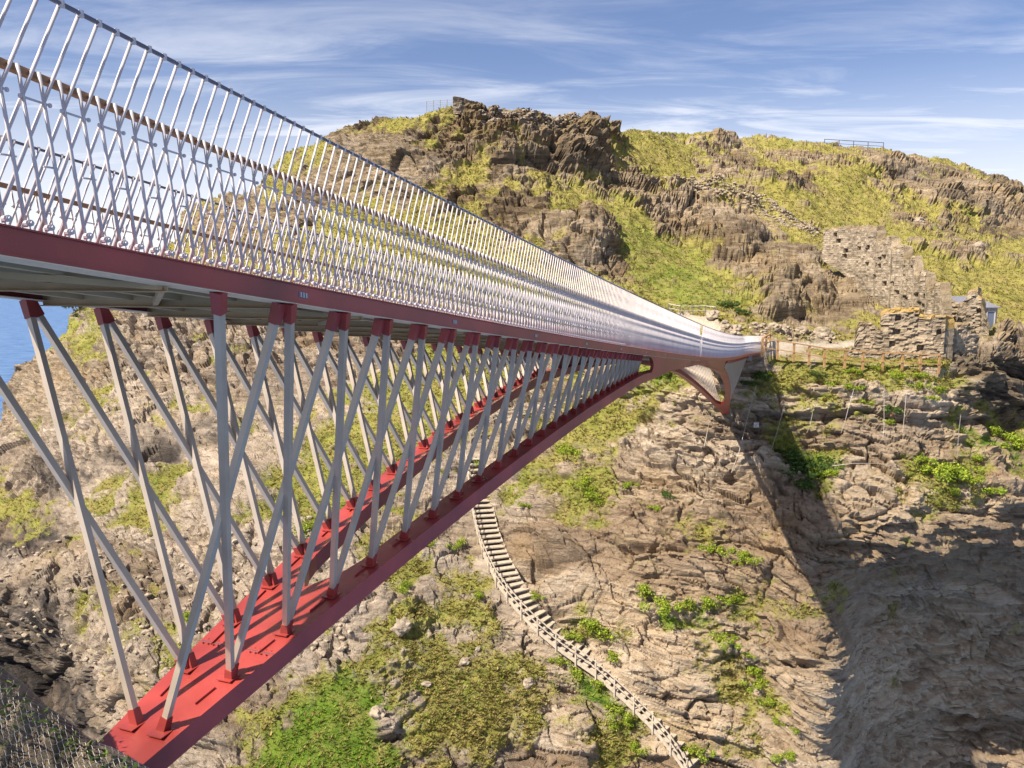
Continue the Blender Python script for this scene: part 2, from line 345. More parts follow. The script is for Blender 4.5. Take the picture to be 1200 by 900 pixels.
# ------------------------------------------------------------------ terrain: the headland across the chasm
CTRL = [
(8,450,118),(25,412,120),(75,375,125),(187,287,130),(220,233,142),(300,218,136),(335,178,131),(400,150,126),(470,133,121),(540,116,119),(620,128,123),(700,140,131),(760,148,139),(860,155,150),(1000,167,156),(1100,185,160),(1200,210,160),(1350,250,165),
(450,200,114),(550,180,113),(650,150,121),(660,205,113),(700,230,111),(560,225,107),(650,270,97),(700,280,96),(740,330,90),(800,300,102),(850,250,116),(950,300,101),(900,330,95),(1000,230,132),(1000,200,138),(1100,230,141),(1180,270,140),(1100,290,118),(1180,330,106),(1150,385,88),(1190,388,92),
(780,370,81),(850,385,75),(950,388,79),(990,372,86),(940,360,88),(1050,380,82),(1050,405,75),
(890,414,71.5),(950,420,71),(1000,425,70.5),(1060,428,70),(1100,432,69.5),(1120,400,73),(1170,392,76),(1200,396,80),
(450,300,106),(600,330,97),(700,370,86),(330,260,122),(400,260,114),
(860,470,69.5),(900,470,69.5),(950,480,68),(1050,480,66.5),(1100,500,65.5),(1150,470,71),(1190,480,76),(1130,430,70.5),(1180,430,74.5),
(870,540,67.5),(950,560,65),(1050,570,62.5),(1150,560,63.5),(1200,540,68),
(800,520,70.5),(740,480,76),(800,450,73),(700,520,74),(650,560,73),
(600,620,70),(700,620,67),(800,620,64.5),(900,620,62),(960,630,60),(1050,610,61),(1150,620,61.5),(1200,600,64),
(960,690,58),(982,760,56.2),(985,830,55),(985,890,54),
(1012,740,61.5),(1012,860,61.5),(1025,680,62.5),(1060,760,68),(1100,690,67.5),(1150,760,70),(1200,690,68),(1060,880,69),(1150,880,71),(1200,880,72),
(900,700,59),(900,800,56.5),(900,880,54.5),(800,700,61),(800,800,57),(820,880,54.5),(700,700,63),(700,780,59),(760,860,55.5),
(600,700,63),(600,800,58),(600,880,54.5),(500,700,63),(500,800,57),(500,890,53),(450,620,69),(400,700,62.5),(400,800,56.5),(350,880,52.5),(300,880,52.5),
(300,600,74),(200,600,79),(100,600,84),(0,600,90),(300,700,65),(200,700,68),(100,700,71),(0,700,74),(250,800,58),(150,800,59),(60,800,66),(0,800,70),(110,870,60),(0,900,62),
(100,500,97),(200,500,94),(300,500,90),(400,500,86),(500,500,82),(100,420,113),(200,400,110),(300,400,106),(400,400,101),(500,420,94),(600,450,87),(550,560,77),(650,470,81),
(40,440,116),(20,500,107),(0,1010,50),(300,1010,46),(600,1010,48),(900,1010,52),(970,1010,53),(1100,1010,71),(1200,1010,73),(1000,1010,58),
(-150,600,98),(-150,800,76),(-150,1010,56),(1350,400,98),(1350,600,70),(1350,800,74),(1350,1010,76),(1350,320,120),
]
def tps_fit(pts):
    P = np.array(pts, float); X = P[:, :2] / 100; y = np.log(P[:, 2]); n = len(P)
    d = np.linalg.norm(X[:, None] - X[None], axis=2); K = np.where(d > 0, d * d * np.log(np.maximum(d, 1e-9)), 0) + np.eye(n) * 0.02
    Q = np.c_[np.ones(n), X]; A = np.block([[K, Q], [Q.T, np.zeros((3, 3))]])
    c = np.linalg.solve(A, np.r_[y, 0, 0, 0])
    def ev(px, py):
        px = np.asarray(px, float).ravel() / 100; py = np.asarray(py, float).ravel() / 100
        r = c[n] + c[n+1] * px + c[n+2] * py
        for i in range(n):
            d2 = (px - X[i, 0])**2 + (py - X[i, 1])**2
            r += c[i] * 0.5 * d2 * np.log(np.maximum(d2, 1e-12))
        return np.exp(r)
    return ev
DEP = tps_fit(CTRL)
SKYL = np.array([(-160,760),(-60,560),(-15,500),(3,480),(6,452),(22,426),(55,409),(74,388),(82,366),(140,325),(187,287),(206,272),(213,244),(222,233),(250,229),(275,226),(300,218),(320,192),(335,178),(377,163),(400,150),(430,139),(470,133),(500,126),(530,122),(560,124),(600,127),(640,132),(690,137),(720,146),(760,151),(820,152),(865,158),(910,158),(940,164),(1000,170),(1040,172),(1070,177),(1110,186),(1150,198),(1200,213),(1300,240),(1360,262)], float)
ST = 1.36
gx = np.arange(-150, 1352, ST); gy = np.arange(105, 1010, ST)
GX, GY = np.meshgrid(gx, gy); shp = GX.shape
# the depth surface on a coarse grid, then bilinear
cgx = np.arange(-156, 1360, 6.0); cgy = np.arange(98, 1018, 6.0)
CX, CY = np.meshgrid(cgx, cgy); CD = DEP(CX, CY).reshape(CX.shape)
def bil(px, py, F=None):
    F = CD if F is None else F
    u = (np.asarray(px, float) - cgx[0]) / 6.0; v = (np.asarray(py, float) - cgy[0]) / 6.0
    i = np.clip(u.astype(int), 0, F.shape[1]-2); j = np.clip(v.astype(int), 0, F.shape[0]-2); a = u - i; b = v - j
    return F[j, i]*(1-a)*(1-b) + F[j, i+1]*a*(1-b) + F[j+1, i]*(1-a)*b + F[j+1, i+1]*a*b
D0 = bil(GX, GY)
ra, rb = ray(GX, GY)
BX, BY, BZ = ra * D0, D0, rb * D0                    # base surface
# outline of zones traced on the survey, softened and broken up with ground noise
WX = GX + 16 * fbm(BX*.13, BY*.13, BZ*.13, 4, 3); WY = GY + 12 * fbm(BX*.13, BY*.13, BZ*.13, 4, 9)
def poly_sd(poly):
    """signed distance in px, positive inside"""
    P = np.array(poly, float); inside = np.zeros(shp, bool); dm = np.full(shp, 1e9)
    x0, y0 = P.min(0) - 60; x1, y1 = P.max(0) + 60
    i0, i1 = np.searchsorted(gx, [x0, x1]); j0, j1 = np.searchsorted(gy, [y0, y1])
    sl = (slice(j0, j1), slice(i0, i1)); X = WX[sl]; Y = WY[sl]; ins = np.zeros(X.shape, bool); d = np.full(X.shape, 1e9)
    for k in range(len(P)):
        a = P[k]; b = P[(k+1) % len(P)]
        e = b - a; tt = np.clip(((X-a[0])*e[0] + (Y-a[1])*e[1]) / max(e @ e, 1e-9), 0, 1)
        d = np.minimum(d, np.hypot(X - a[0] - tt*e[0], Y - a[1] - tt*e[1]))
        c = ((a[1] > Y) != (b[1] > Y)) & (X < (b[0]-a[0])*(Y-a[1])/((b[1]-a[1]) or 1e-9) + a[0]); ins ^= c
    o = np.full(shp, -60.0); o[sl] = np.where(ins, d, -d); return o
def field(polys, soft):
    o = np.full(shp, -1.0)
    for p in polys: o = np.maximum(o, np.clip(poly_sd(p) / soft, -1, 1))
    return o
def zone(polys, soft=10):
    o = np.zeros(shp)
    for p in polys: o = np.maximum(o, np.clip(poly_sd(p) / (2*soft) + 0.5, 0, 1))
    return o
HILLROCK = [
 [(380,165),(480,128),(540,118),(610,128),(690,140),(715,180),(722,215),(705,228),(660,216),(610,203),(560,196),(530,215),(470,230),(400,250),(300,300),(215,300),(215,230),(330,215)],
 [(500,236),(560,219),(640,225),(652,240),(600,254),(540,248)],
 [(596,262),(640,244),(690,250),(722,285),(732,328),(690,316),(640,292)],
 [(690,178),(750,192),(800,214),(850,240),(930,262),(1000,300),(1036,340),(1030,372),(960,386),(900,376),(880,345),(850,322),(820,290),(790,268),(750,255),(700,226)],
 [(800,150),(865,156),(888,176),(870,182),(830,172)],[(820,180),(852,188),(864,206),(825,197)],[(878,194),(935,203),(948,238),(920,228),(880,212)],
 [(895,158),(960,172),(1000,173),(1100,184),(1360,255),(1360,330),(1200,292),(1150,274),(1110,248),(1080,222),(1040,214),(1000,195),(950,206),(930,196),(900,182)],
 [(1055,249),(1095,258),(1122,270),(1115,279),(1060,264)],[(1128,290),(1155,290),(1155,302),(1130,302)],[(850,376),(975,380),(975,394),(850,392)],[(770,200),(850,208),(962,262),(955,276),(850,244),(780,222)]]
LOWGRASS = [
 [(200,960),(300,850),(405,790),(440,725),(515,700),(548,640),(585,700),(640,765),(705,815),(745,850),(715,872),(655,845),(600,880),(540,960)],
 [(100,585),(140,560),(215,542),(222,600),(160,625)],[(-10,568),(48,575),(42,612),(-10,602)],
 [(340,565),(420,440),(540,395),(610,420),(560,490),(500,545),(430,585),(380,645),(345,630)],
 [(580,600),(610,540),(690,470),(785,424),(790,440),(745,452),(705,520),(640,575)],
 [(60,396),(100,362),(135,372),(112,402)],[(640,735),(690,720),(735,745),(700,770),(650,765)],
 [(892,414),(1100,432),(1112,452),(1040,448),(960,436),(900,428)],
 [(735,690),(800,695),(872,700),(868,722),(780,735),(740,715)],[(640,540),(700,545),(700,600),(640,595)],
 [(1125,495),(1220,522),(1220,548),(1150,532)],[(905,520),(985,540),(985,578),(930,575)],[(1080,540),(1150,545),(1165,590),(1090,580)],
 [(835,745),(880,765),(915,830),(890,838),(850,790)],[(430,640),(470,610),(490,650),(450,700)]]
UPLINE = np.array([(-150,330),(330,330),(420,360),(700,430),(790,428),(850,395),(890,406),(1000,420),(1110,430),(1125,396),(1180,388),(1230,388),(1350,380)], float)
up = np.clip((np.interp(WX, UPLINE[:, 0], UPLINE[:, 1]) - WY) / 12 + 0.5, 0, 1)
hillrock = field(HILLROCK, 24); lowgrass = field(LOWGRASS, 34)
bn = fbm(BX*.13, BY*.13, BZ*.20, 6, 21, 0.62); bn2 = fbm(BX*.55, BY*.55, BZ*.9, 4, 33, 0.6)
G_ = up * np.clip(0.55 - 0.42*hillrock + 0.85*bn + 0.55*bn2, 0, 1) + (1-up) * np.clip(0.51 - 0.07*np.clip((GX-780)/80, 0, 1) + 0.36*lowgrass + 0.85*bn + 0.55*bn2, 0, 1)
pathz = zone([[(895,400),(950,397),(1008,396),(1008,404),(940,409),(900,410)],[(765,362),(800,366),(850,386),(845,392),(790,376)]], 3)
G_ = np.maximum(G_, 0.78*zone([[(270,960),(330,855),(400,795),(440,845),(440,960)],[(655,770),(720,805),(738,845),(690,830)]], 18))
G_ *= 1 - pathz
G_ *= 1 - zone([[(20,545),(130,515),(268,485),(270,522),(150,552),(50,580)],[(0,690),(75,690),(95,770),(135,880),(60,870),(-60,830),(-60,700)]], 12)
SH = np.maximum(1 / (1 + np.exp(-(G_ - 0.5) * 9)), pathz)             # crisp grass / rock
stair_px = np.array([(806,905),(786,876),(764,850),(738,824),(700,790),(657,760),(627,735),(603,709),(583,681),(568,650),(559,620),(555,596),(551,565),(548,535)], float)
def path_dist(P):
    d = np.full(shp, 1e9)
    for k in range(len(P)-1):
        a = P[k]; b = P[k+1]; e = b - a; tt = np.clip(((GX-a[0])*e[0]+(GY-a[1])*e[1])/(e@e), 0, 1)
        d = np.minimum(d, np.hypot(GX-a[0]-tt*e[0], GY-a[1]-tt*e[1]))
    return d
calm = np.clip(path_dist(stair_px + np.array([6, 0])) / 16 - 0.4, 0.12, 1)
calm = np.minimum(calm, np.clip(path_dist(np.array([(880,410),(900,416),(1000,424),(1105,432)], float)) / 14 - 0.2, 0, 1) * 0.9 + 0.1)
# base normals
def normals(X, Y, Z):
    P = np.stack([X, Y, Z], -1); du = np.gradient(P, axis=1); dv = np.gradient(P, axis=0); n = np.cross(dv, du)
    n /= np.maximum(np.linalg.norm(n, axis=-1, keepdims=True), 1e-9)
    n[n[..., 1] > 0.3] *= -1; return n
NB = normals(BX, BY, BZ)
wv = 3.0 * fbm(BX*.05, BY*.05, BZ*.05, 3, 41)
wst = BZ + 0.16*BX + wv                              # tilted bedding coordinate
qx = 1.6*fbm(BX*.22, BY*.22, BZ*.22, 3, 221); qz = 0.9*fbm(BX*.22+40, BY*.22, BZ*.22, 3, 223)
fc1, e1 = facets(BX*.16+wv*.2+qx*.2, BY*.16, (wst+qz)*.30, 51, 0.45)
fc2, e2 = facets(BX*.42+wv*.3+qx*.5, BY*.42, (wst+qz)*1.0, 61, 0.5)
fc3, e3 = facets(BX*.95+qx, BY*.95, (wst+qz)*2.3, 71, 0.45)
an1 = fbm(BX*.10, BY*.10, wst*.75, 4, 81); an2 = fbm(BX*.28, BY*.28, wst*2.1, 4, 91)
lay = np.floor(wst*0.75 + 0.6*vnoise(BX*.12, BY*.12, BZ*.12, 5)); layr = _h(lay.astype(np.int64), (lay*0).astype(np.int64), (lay*0).astype(np.int64), 77) - 0.5
blk = np.clip(0.62 + 1.5*fbm(BX*.045+9, BY*.045, BZ*.06, 4, 201), 0.22, 1)      # broken ground against smooth slabs
fine_l = _h(np.floor(wst*2.6 + 0.5*vnoise(BX*.2, BY*.2, BZ*.2, 6)).astype(np.int64), np.zeros(shp, np.int64), np.zeros(shp, np.int64), 79) - 0.5
lay2 = np.floor(wst*0.27 + 0.9*vnoise(BX*.05, BY*.05, BZ*.05, 8) + 0.15*vnoise(BX*.3, BY*.3, BZ*.3, 9)); lay2r = _h(lay2.astype(np.int64), np.zeros(shp, np.int64), np.zeros(shp, np.int64), 83) - 0.5
bed = np.clip(0.5 + 0.75*lay2r + 0.35*layr + 0.9*fbm(BX*.06+3, BY*.06, BZ*.09, 4, 231), 0, 1)
lmod = np.clip(0.5 + 1.4*fbm(BX*.07, BY*.07, BZ*.10, 3, 211), 0, 1)
crack = (-np.exp(-(e1/0.05)**2)*0.8 - np.exp(-(e2/0.06)**2)*0.42) * blk
rd_low = (2.2*fbm(BX*.05, BY*.05, BZ*.06, 4, 101) + 1.5*fc1*(0.4+0.6*blk) + 1.5*fc2*(0.25+0.75*blk) + 0.75*fc3*(0.3+0.7*blk) + 0.9*an1 + 0.40*an2 + 2.0*lay2r*np.clip(1.5*lmod, 0.25, 1) + (1.5*layr + 0.6*fine_l)*lmod + crack + 0.20*fbm(BX*1.5, BY*1.5, BZ*1.5, 3, 111)*(0.3+0.7*blk))
rd_up = (1.8*fbm(BX*.06, BY*.06, BZ*.06, 4, 101) + 1.25*fc1 + 0.9*fc2*blk + 0.34*fc3 + 0.6*an1 + 0.22*an2 + 0.6*layr*lmod + 1.0*crack + 0.22*fbm(BX*1.2, BY*1.2, BZ*1.2, 3, 111))
rd = np.where(up > 0.5, rd_up, rd_low)
gd = 0.75*fbm(BX*.12, BY*.12, BZ*.12, 4, 121) + 0.22*fbm(BX*.8, BY*.8, BZ*.8, 4, 131) - 0.25
far = np.clip(D0 / 75, 0.75, 1.5)
amp = np.where(up > 0.5, 0.9 - 0.3*np.clip((GX-760)/200, 0, 1), 1.0) * np.clip(0.62 + (GX-350)/500, 0.62, 1.0)
amp = amp * (1 - 0.62*np.exp(-((GX-1005)/45)**2)*np.clip((GY-620)/60, 0, 1))
disp = ((1-SH)*(rd*0.9 + 0.25)*amp + SH*gd) * far * calm
_b = disp.copy(); _b[1:-1] = 0.25*disp[:-2] + 0.5*disp[1:-1] + 0.25*disp[2:]; disp = 0.72*disp + 0.28*_b
# standing outcrops: lift (towards the viewer / up the slope) of named knolls
for (cx_, cy_, rx, ry, am) in [(668,280,62,34,3.6),(690,180,40,42,2.6),(600,170,60,30,2.0),(920,345,60,30,2.8),(770,230,50,22,1.8),(850,285,50,25,2.0),(1010,330,30,40,1.5),(910,215,30,16,2.0),(1010,195,60,14,2.0),(1150,235,70,30,2.5),(640,640,60,25,2.2),(480,725,26,22,2.0),(690,860,45,40,1.8),(900,660,60,22,1.2),(1060,640,70,26,2.6),(560,235,50,14,1.8),(450,175,60,25,1.8),(840,163,30,10,1.3),(745,800,30,22,1.2),(150,532,125,20,-3.2),(40,790,60,80,-4.0),(612,672,62,11,-2.0),(770,645,85,10,-1.7),(880,612,70,9,-1.4),(850,562,60,10,-1.4),(1020,640,90,16,-1.8),(1110,700,60,12,-1.6),(640,720,40,9,-1.3),(300,470,80,10,-1.5),(860,745,70,9,-1.2),(930,780,40,8,-1.2)]:
    q = ((GX-cx_)/rx)**2 + ((GY-cy_)/ry)**2
    disp += am * np.clip(1-q, 0, 1)**(1.7 if am < 0 else 0.9) * (0.75+0.7*fc1) * calm * (1-0.75*SH)
TX, TY, TZ = BX + NB[..., 0]*disp, BY + NB[..., 1]*disp, BZ + NB[..., 2]*disp
keep = GY > np.interp(GX, SKYL[:, 0], SKYL[:, 1]) + 1.6*fbm(GX*.06, GY*0, GX*0, 4, 7)*1.5 + 1.2*fc2
# attributes
zb = np.clip(up*1.1, 0, 1)
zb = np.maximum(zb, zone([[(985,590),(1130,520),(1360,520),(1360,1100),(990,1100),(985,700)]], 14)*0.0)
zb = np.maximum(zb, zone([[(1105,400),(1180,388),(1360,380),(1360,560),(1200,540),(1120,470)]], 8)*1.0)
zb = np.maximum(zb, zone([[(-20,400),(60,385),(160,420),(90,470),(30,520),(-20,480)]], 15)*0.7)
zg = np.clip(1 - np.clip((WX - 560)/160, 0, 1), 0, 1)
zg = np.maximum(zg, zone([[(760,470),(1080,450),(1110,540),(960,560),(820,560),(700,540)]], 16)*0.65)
dark_rock_and_shade = zone([[(30,545),(130,520),(260,490),(265,520),(150,550),(60,575)],[(0,700),(70,690),(90,770),(130,870),(60,860),(-60,830),(-60,700)],[(-30,620),(60,610),(80,640),(-30,660)]], 14)*0.95*np.clip(0.75+1.2*an2, 0, 1)  # shade under the headland painted dark into the colour; gully rock darkened too
dark_rock_and_shade = np.maximum(dark_rock_and_shade, 0.55*zone([[(1115,405),(1180,392),(1360,385),(1360,520),(1200,510),(1130,470)]], 8)*np.clip(0.7+1.5*fbm(BX*.3, BY*.3, BZ*.3, 4, 251), 0, 1))  # darker stone at the far right
dark_rock_and_shade = np.maximum(dark_rock_and_shade, 0.5*zone([[(1040,205),(1110,190),(1200,216),(1360,262),(1360,320),(1200,290),(1150,272),(1110,246)],[(620,150),(690,142),(722,215),(690,226),(640,205)]], 12)*np.clip(0.4+1.8*fbm(BX*.2, BY*.2, BZ*.3, 4, 261), 0, 1))  # darker tone on the right skyline cliff and the summit crag
dark_rock_and_shade = np.maximum(dark_rock_and_shade, np.clip(-an1*1.2-0.45, 0, 0.5) * up)  # upper rock darker where the bedding noise sets it back
lush = np.clip(0.45*zone([[(700,230),(760,255),(830,300),(870,350),(800,362),(740,335),(715,290)]], 20) + zone([[(260,960),(320,850),(400,785),(455,840),(470,890),(430,960)],[(650,760),(720,800),(740,850),(690,830)],[(1125,495),(1220,522),(1220,548),(1150,532)],[(735,690),(872,700),(868,722),(780,735)],[(745,428),(790,428),(785,446),(750,446)],[(905,520),(985,540),(985,578),(930,575)]], 14)*0.9 + 0.30*fbm(BX*.2, BY*.2, BZ*.2, 4, 141) + 0.02 + 0.26*(1-up), 0, 1)
# faces
nx = shp[1]; idx = np.arange(shp[0]*nx).reshape(shp)
q = keep[:-1, :-1] & keep[:-1, 1:] & keep[1:, :-1] & keep[1:, 1:]
F = np.stack([idx[:-1, :-1][q], idx[1:, :-1][q], idx[1:, 1:][q], idx[:-1, 1:][q]], -1)
V = np.stack([TX, TY, TZ], -1).reshape(-1, 3)
# the far side of the hill: the rim carried back and down
ecount = {}
Eg = np.concatenate([F[:, [0, 1]], F[:, [1, 2]], F[:, [2, 3]], F[:, [3, 0]]])
key = np.sort(Eg, 1); key = key[:, 0].astype(np.int64)*10000000 + key[:, 1]
uq, inv, cnt = np.unique(key, return_inverse=True, return_counts=True)
bd = Eg[cnt[inv] == 1]
pyv = GY.reshape(-1)[bd].max(1); pxv = GX.reshape(-1)[bd]
bd = bd[(pyv < 800) & (pxv.max(1) < 1348) & (pxv.min(1) > -148)]
bverts = np.unique(bd); remap = -np.ones(len(V), int)
extraV = []; extraF = []; nb = len(V)
bp_ = V[bverts]; rx_, rl = bp_ * [1, 1, 0], np.linalg.norm(bp_[:, :2], axis=1)
dirn = np.c_[bp_[:, 0]/rl, bp_[:, 1]/rl, np.zeros(len(bp_))]
prev = bverts
for (bk, dn) in ((3, 0.8), (10, 4.5), (25, 18), (45, 60)):
    extraV.append(bp_ + dirn*bk - [0, 0, dn]); cur = nb + np.arange(len(bverts)); nb += len(bverts)
    m0 = dict(zip(bverts, prev)); m1 = dict(zip(bverts, cur))
    extraF.append(np.array([(m0[b], m0[a], m1[a], m1[b]) for a, b in bd])); prev = cur
Vall = np.concatenate([V] + extraV); Fall = np.concatenate([F] + extraF)
def ext(a):
    a = a.reshape(-1); return np.concatenate([a] + [a[bverts]]*len(extraV))
used = np.zeros(len(Vall), bool); used[Fall] = True; rm = np.cumsum(used) - 1
attrs = {n: ext(a)[used] for n, a in dict(bed=bed, grass=G_, zone_brown=zb, zone_grey=zg, dark_rock_and_shade=dark_rock_and_shade, lush=lush, path=pathz).items()}
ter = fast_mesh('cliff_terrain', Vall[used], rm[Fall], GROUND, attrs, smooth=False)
tag(ter, kind='structure')
def surf(px, py, off=0.0):
    """point on the built terrain"""
    i = int(np.clip(round((px - gx[0])/ST), 1, nx-2)); j = int(np.clip(round((py - gy[0])/ST), 1, shp[0]-2))
    p = Vector((TX[j, i], TY[j, i], TZ[j, i])); n = Vector(NB[j, i]); return p + n*off
def base_pt(px, py, dy=0.0):
    Y = float(bil(px, py)) + dy; return at(px, py, Y)

# sea
m, t, b = new_mat('sea_water')
b.inputs['Base Color'].default_value = (0.10, 0.19, 0.37, 1); b.inputs['Roughness'].default_value = 0.45; b.inputs['Specular IOR Level'].default_value = 0.2; b.inputs['IOR'].default_value = 1.33
tcn = N(t, 'ShaderNodeTexCoord'); mpn = N(t, 'ShaderNodeMapping'); mpn.inputs['Scale'].default_value = (0.05, 0.16, 1); t.links.new(tcn.outputs['Object'], mpn.inputs[0])
no = N(t, 'ShaderNodeTexNoise'); no.inputs['Scale'].default_value = 1.0; no.inputs['Detail'].default_value = 8; t.links.new(mpn.outputs[0], no.inputs['Vector'])
rs = N(t, 'ShaderNodeValToRGB'); rs.color_ramp.elements[0].position = 0.35; rs.color_ramp.elements[0].color = (0.055, 0.12, 0.26, 1); rs.color_ramp.elements[1].position = 0.68; rs.color_ramp.elements[1].color = (0.115, 0.20, 0.36, 1); t.links.new(no.outputs[0], rs.inputs[0]); t.links.new(rs.outputs[0], b.inputs['Base Color'])
bp = N(t, 'ShaderNodeBump'); bp.inputs['Strength'].default_value = 0.8; bp.inputs['Distance'].default_value = 4.0; t.links.new(no.outputs[0], bp.inputs['Height']); t.links.new(bp.outputs[0], b.inputs['Normal'])
mb = MB(); mb.v = [(-30000,-3000,-62),(30000,-3000,-62),(30000,40000,-62),(-30000,40000,-62)]; mb.f = [(0,1,2,3)]
tag(mb.build('sea', m), kind='structure')

# ------------------------------------------------------------------ the footbridge
AZ = 0.35543
U = Vector((math.sin(AZ), math.cos(AZ), 0)); TL = Vector((-math.cos(AZ), math.sin(AZ), 0)); ZV = Vector((0, 0, 1))
P0 = Vector((-2.50149, 6.77726, -0.07477)); WID = 3.52; HC = 0.19; MID = 33.0; END = 71.5
def Hs(s): return -0.12366*s + 0.0005*s*s - (0.13*(s/33.0)**3 if s <= 33 else 0.13 + 0.0118*(s-33) - 0.0002*(s-33)**2)
def flare(s): return 0.0 if s < 60 else -1.5*((s-60)/11.5)**2
def bp_(s, lat=0.0, h=0.0): return P0 + U*s + TL*lat + ZV*(Hs(s) + h)
def mir(s): return s if s <= MID else 2*MID - s
def depth_at(s):
    q = mir(s)
    if q <= 19: return 4.69375 - 0.30663*q + 0.0049*q*q
    if q <= 25: return 0.637 + (0.27-0.637)*(q-19)/6
    return 0.27 + (0.03-0.27)*(q-25)/8
def inset(s):
    q = mir(s)
    return 1.55916 - 0.10807*q + 0.0021*q*q if q <= 22 else 0.198*(1 - (q-22)/16)
SJ = [j - 0.009*j*j - 9e-5*j**3 for j in range(29)]
def bot(s, side, dh=0.0, lean=True):
    """centre of the lower chord top plate; side 0 near face, 1 far face"""
    d = depth_at(s); sg = 1 if s <= MID else -1
    ins = inset(s); lat = ins if side == 0 else WID - ins
    p = bp_(s, lat, -d + dh)
    return p + U*(0.14173*d*sg if lean else 0)
SOFFIT = simple('galvanised_soffit', (0.66, 0.50, 0.34), 0.6, 0.0, 0.08)
bridge = empty('footbridge', P0 + U*MID + ZV*Hs(MID), 'red and steel footbridge cantilevered across the chasm with woven rod railings', 'bridge')
def span_s(a, b, step=1.0): return list(np.linspace(a, b, max(2, int(round((b-a)/step))+1)))
S0 = -7.0
def sweep(mb, ss, prof, f):
    """prof: list of (lat,h) outline; f(s)->(lat shift)"""
    mb.quadstrip([[bp_(s, l + f(s), h) for l, h in prof] for s in ss])
# deck edge beams: plate girder with top and bottom flange, split at the midspan gap
for side in (0, 1):
    for a, b in ((S0, MID-0.03), (MID+0.03, END)):
        mb = MB(); k = 1 if side == 0 else -1; base = 0 if side == 0 else WID
        fl = (lambda s: flare(s)) if side == 0 else (lambda s: -flare(s))
        ss = span_s(a, b)
        sweep(mb, ss, [(base + k*x, h) for x, h in ((-0.02, 0.012), (0.02, 0.012), (0.02, HC-0.012), (-0.02, HC-0.012))], fl)   # web
        sweep(mb, ss, [(base + k*x, h) for x, h in ((-0.035, 0.0), (0.15, 0.0), (0.15, 0.012), (-0.035, 0.012))], fl)            # bottom flange
        sweep(mb, ss, [(base + k*x, h) for x, h in ((-0.04, HC-0.012), (0.13, HC-0.012), (0.13, HC), (-0.04, HC))], fl)          # top flange
        mb.build('edge_beam', RED, bridge)
# pale soffit strips on the underside of the beams
for side in (0, 1):
    k = 1 if side == 0 else -1; base = 0 if side == 0 else WID
    mb = MB(); sweep(mb, span_s(S0, MID-0.05), [(base + k*x, h) for x, h in ((-0.034, -0.010), (0.24, -0.010), (0.24, -0.002), (-0.034, -0.002))], lambda s: 0.0); mb.build('soffit_strip', SOFFIT, bridge)
# web slots (dark drainage openings) with three studs
for s in [1.2, 4.8, 8.4, 12.0, 15.6, 19.2, 22.8, 26.4, 30.0]:
    mb = MB(); c = bp_(s, -0.0215, 0.09); x = U*0.075 + ZV*(Hs(s+0.5)-Hs(s-0.5))*0.075
    mb.box(c, x, TL*0.002, ZV*0.028); o = mb.build('web_slot', DARK, bridge)
    for q in (-0.045, 0, 0.045):
        m2 = MB(); m2.box(c + U*q + ZV*((Hs(s+.5)-Hs(s-.5))*q) - TL*0.006, U*0.008, TL*0.004, ZV*0.024); m2.build('stud', STEEL, o)
# deck plate, stringers, cross beams, bracing under the walkway
mb = MB()
for a, b in ((S0, MID-0.03), (MID+0.03, END)):
    ss = span_s(a, b); mb.quadstrip([[bp_(s, 0.14+flare(s), 0.13), bp_(s, WID-0.14-flare(s), 0.13), bp_(s, WID-0.14-flare(s), 0.165), bp_(s, 0.14+flare(s), 0.165)] for s in ss])
mb.build('deck', SLATEDECK, bridge)
for lat in (0.75, 1.45, 2.1, 2.8):
    for a, b in ((S0, MID-0.03), (MID+0.03, END-1)):
        mb = MB(); sweep(mb, span_s(a, b), [(lat-.05, 0.015), (lat+.05, 0.015), (lat+.05, 0.127), (lat-.05, 0.127)], lambda s: 0.0); mb.build('stringer', UNDER, bridge)
for i, s in enumerate(np.arange(S0+0.6, END-1, 1.5)):
    if abs(s-MID) < 0.3: continue
    mb = MB(); a = bp_(s, 0.15, 0.03); b = bp_(s, WID-0.15, 0.03)
    mb.bar(a, b, 0.012, 0.16); mb.bar(a - ZV*0.085, b - ZV*0.085, 0.11, 0.012); mb.build('cross_beam', UNDER, bridge)
for s in np.arange(S0+0.6, MID-2, 3.0):
    mb = MB(); mb.bar(bp_(s, 0.2, -0.02), bp_(s+1.5, WID/2, -0.02), 0.05, 0.05); mb.bar(bp_(s+1.5, WID/2, -0.02), bp_(s+3.0, 0.2, -0.02), 0.05, 0.05)
    mb.build('deck_brace', UNDER, bridge)
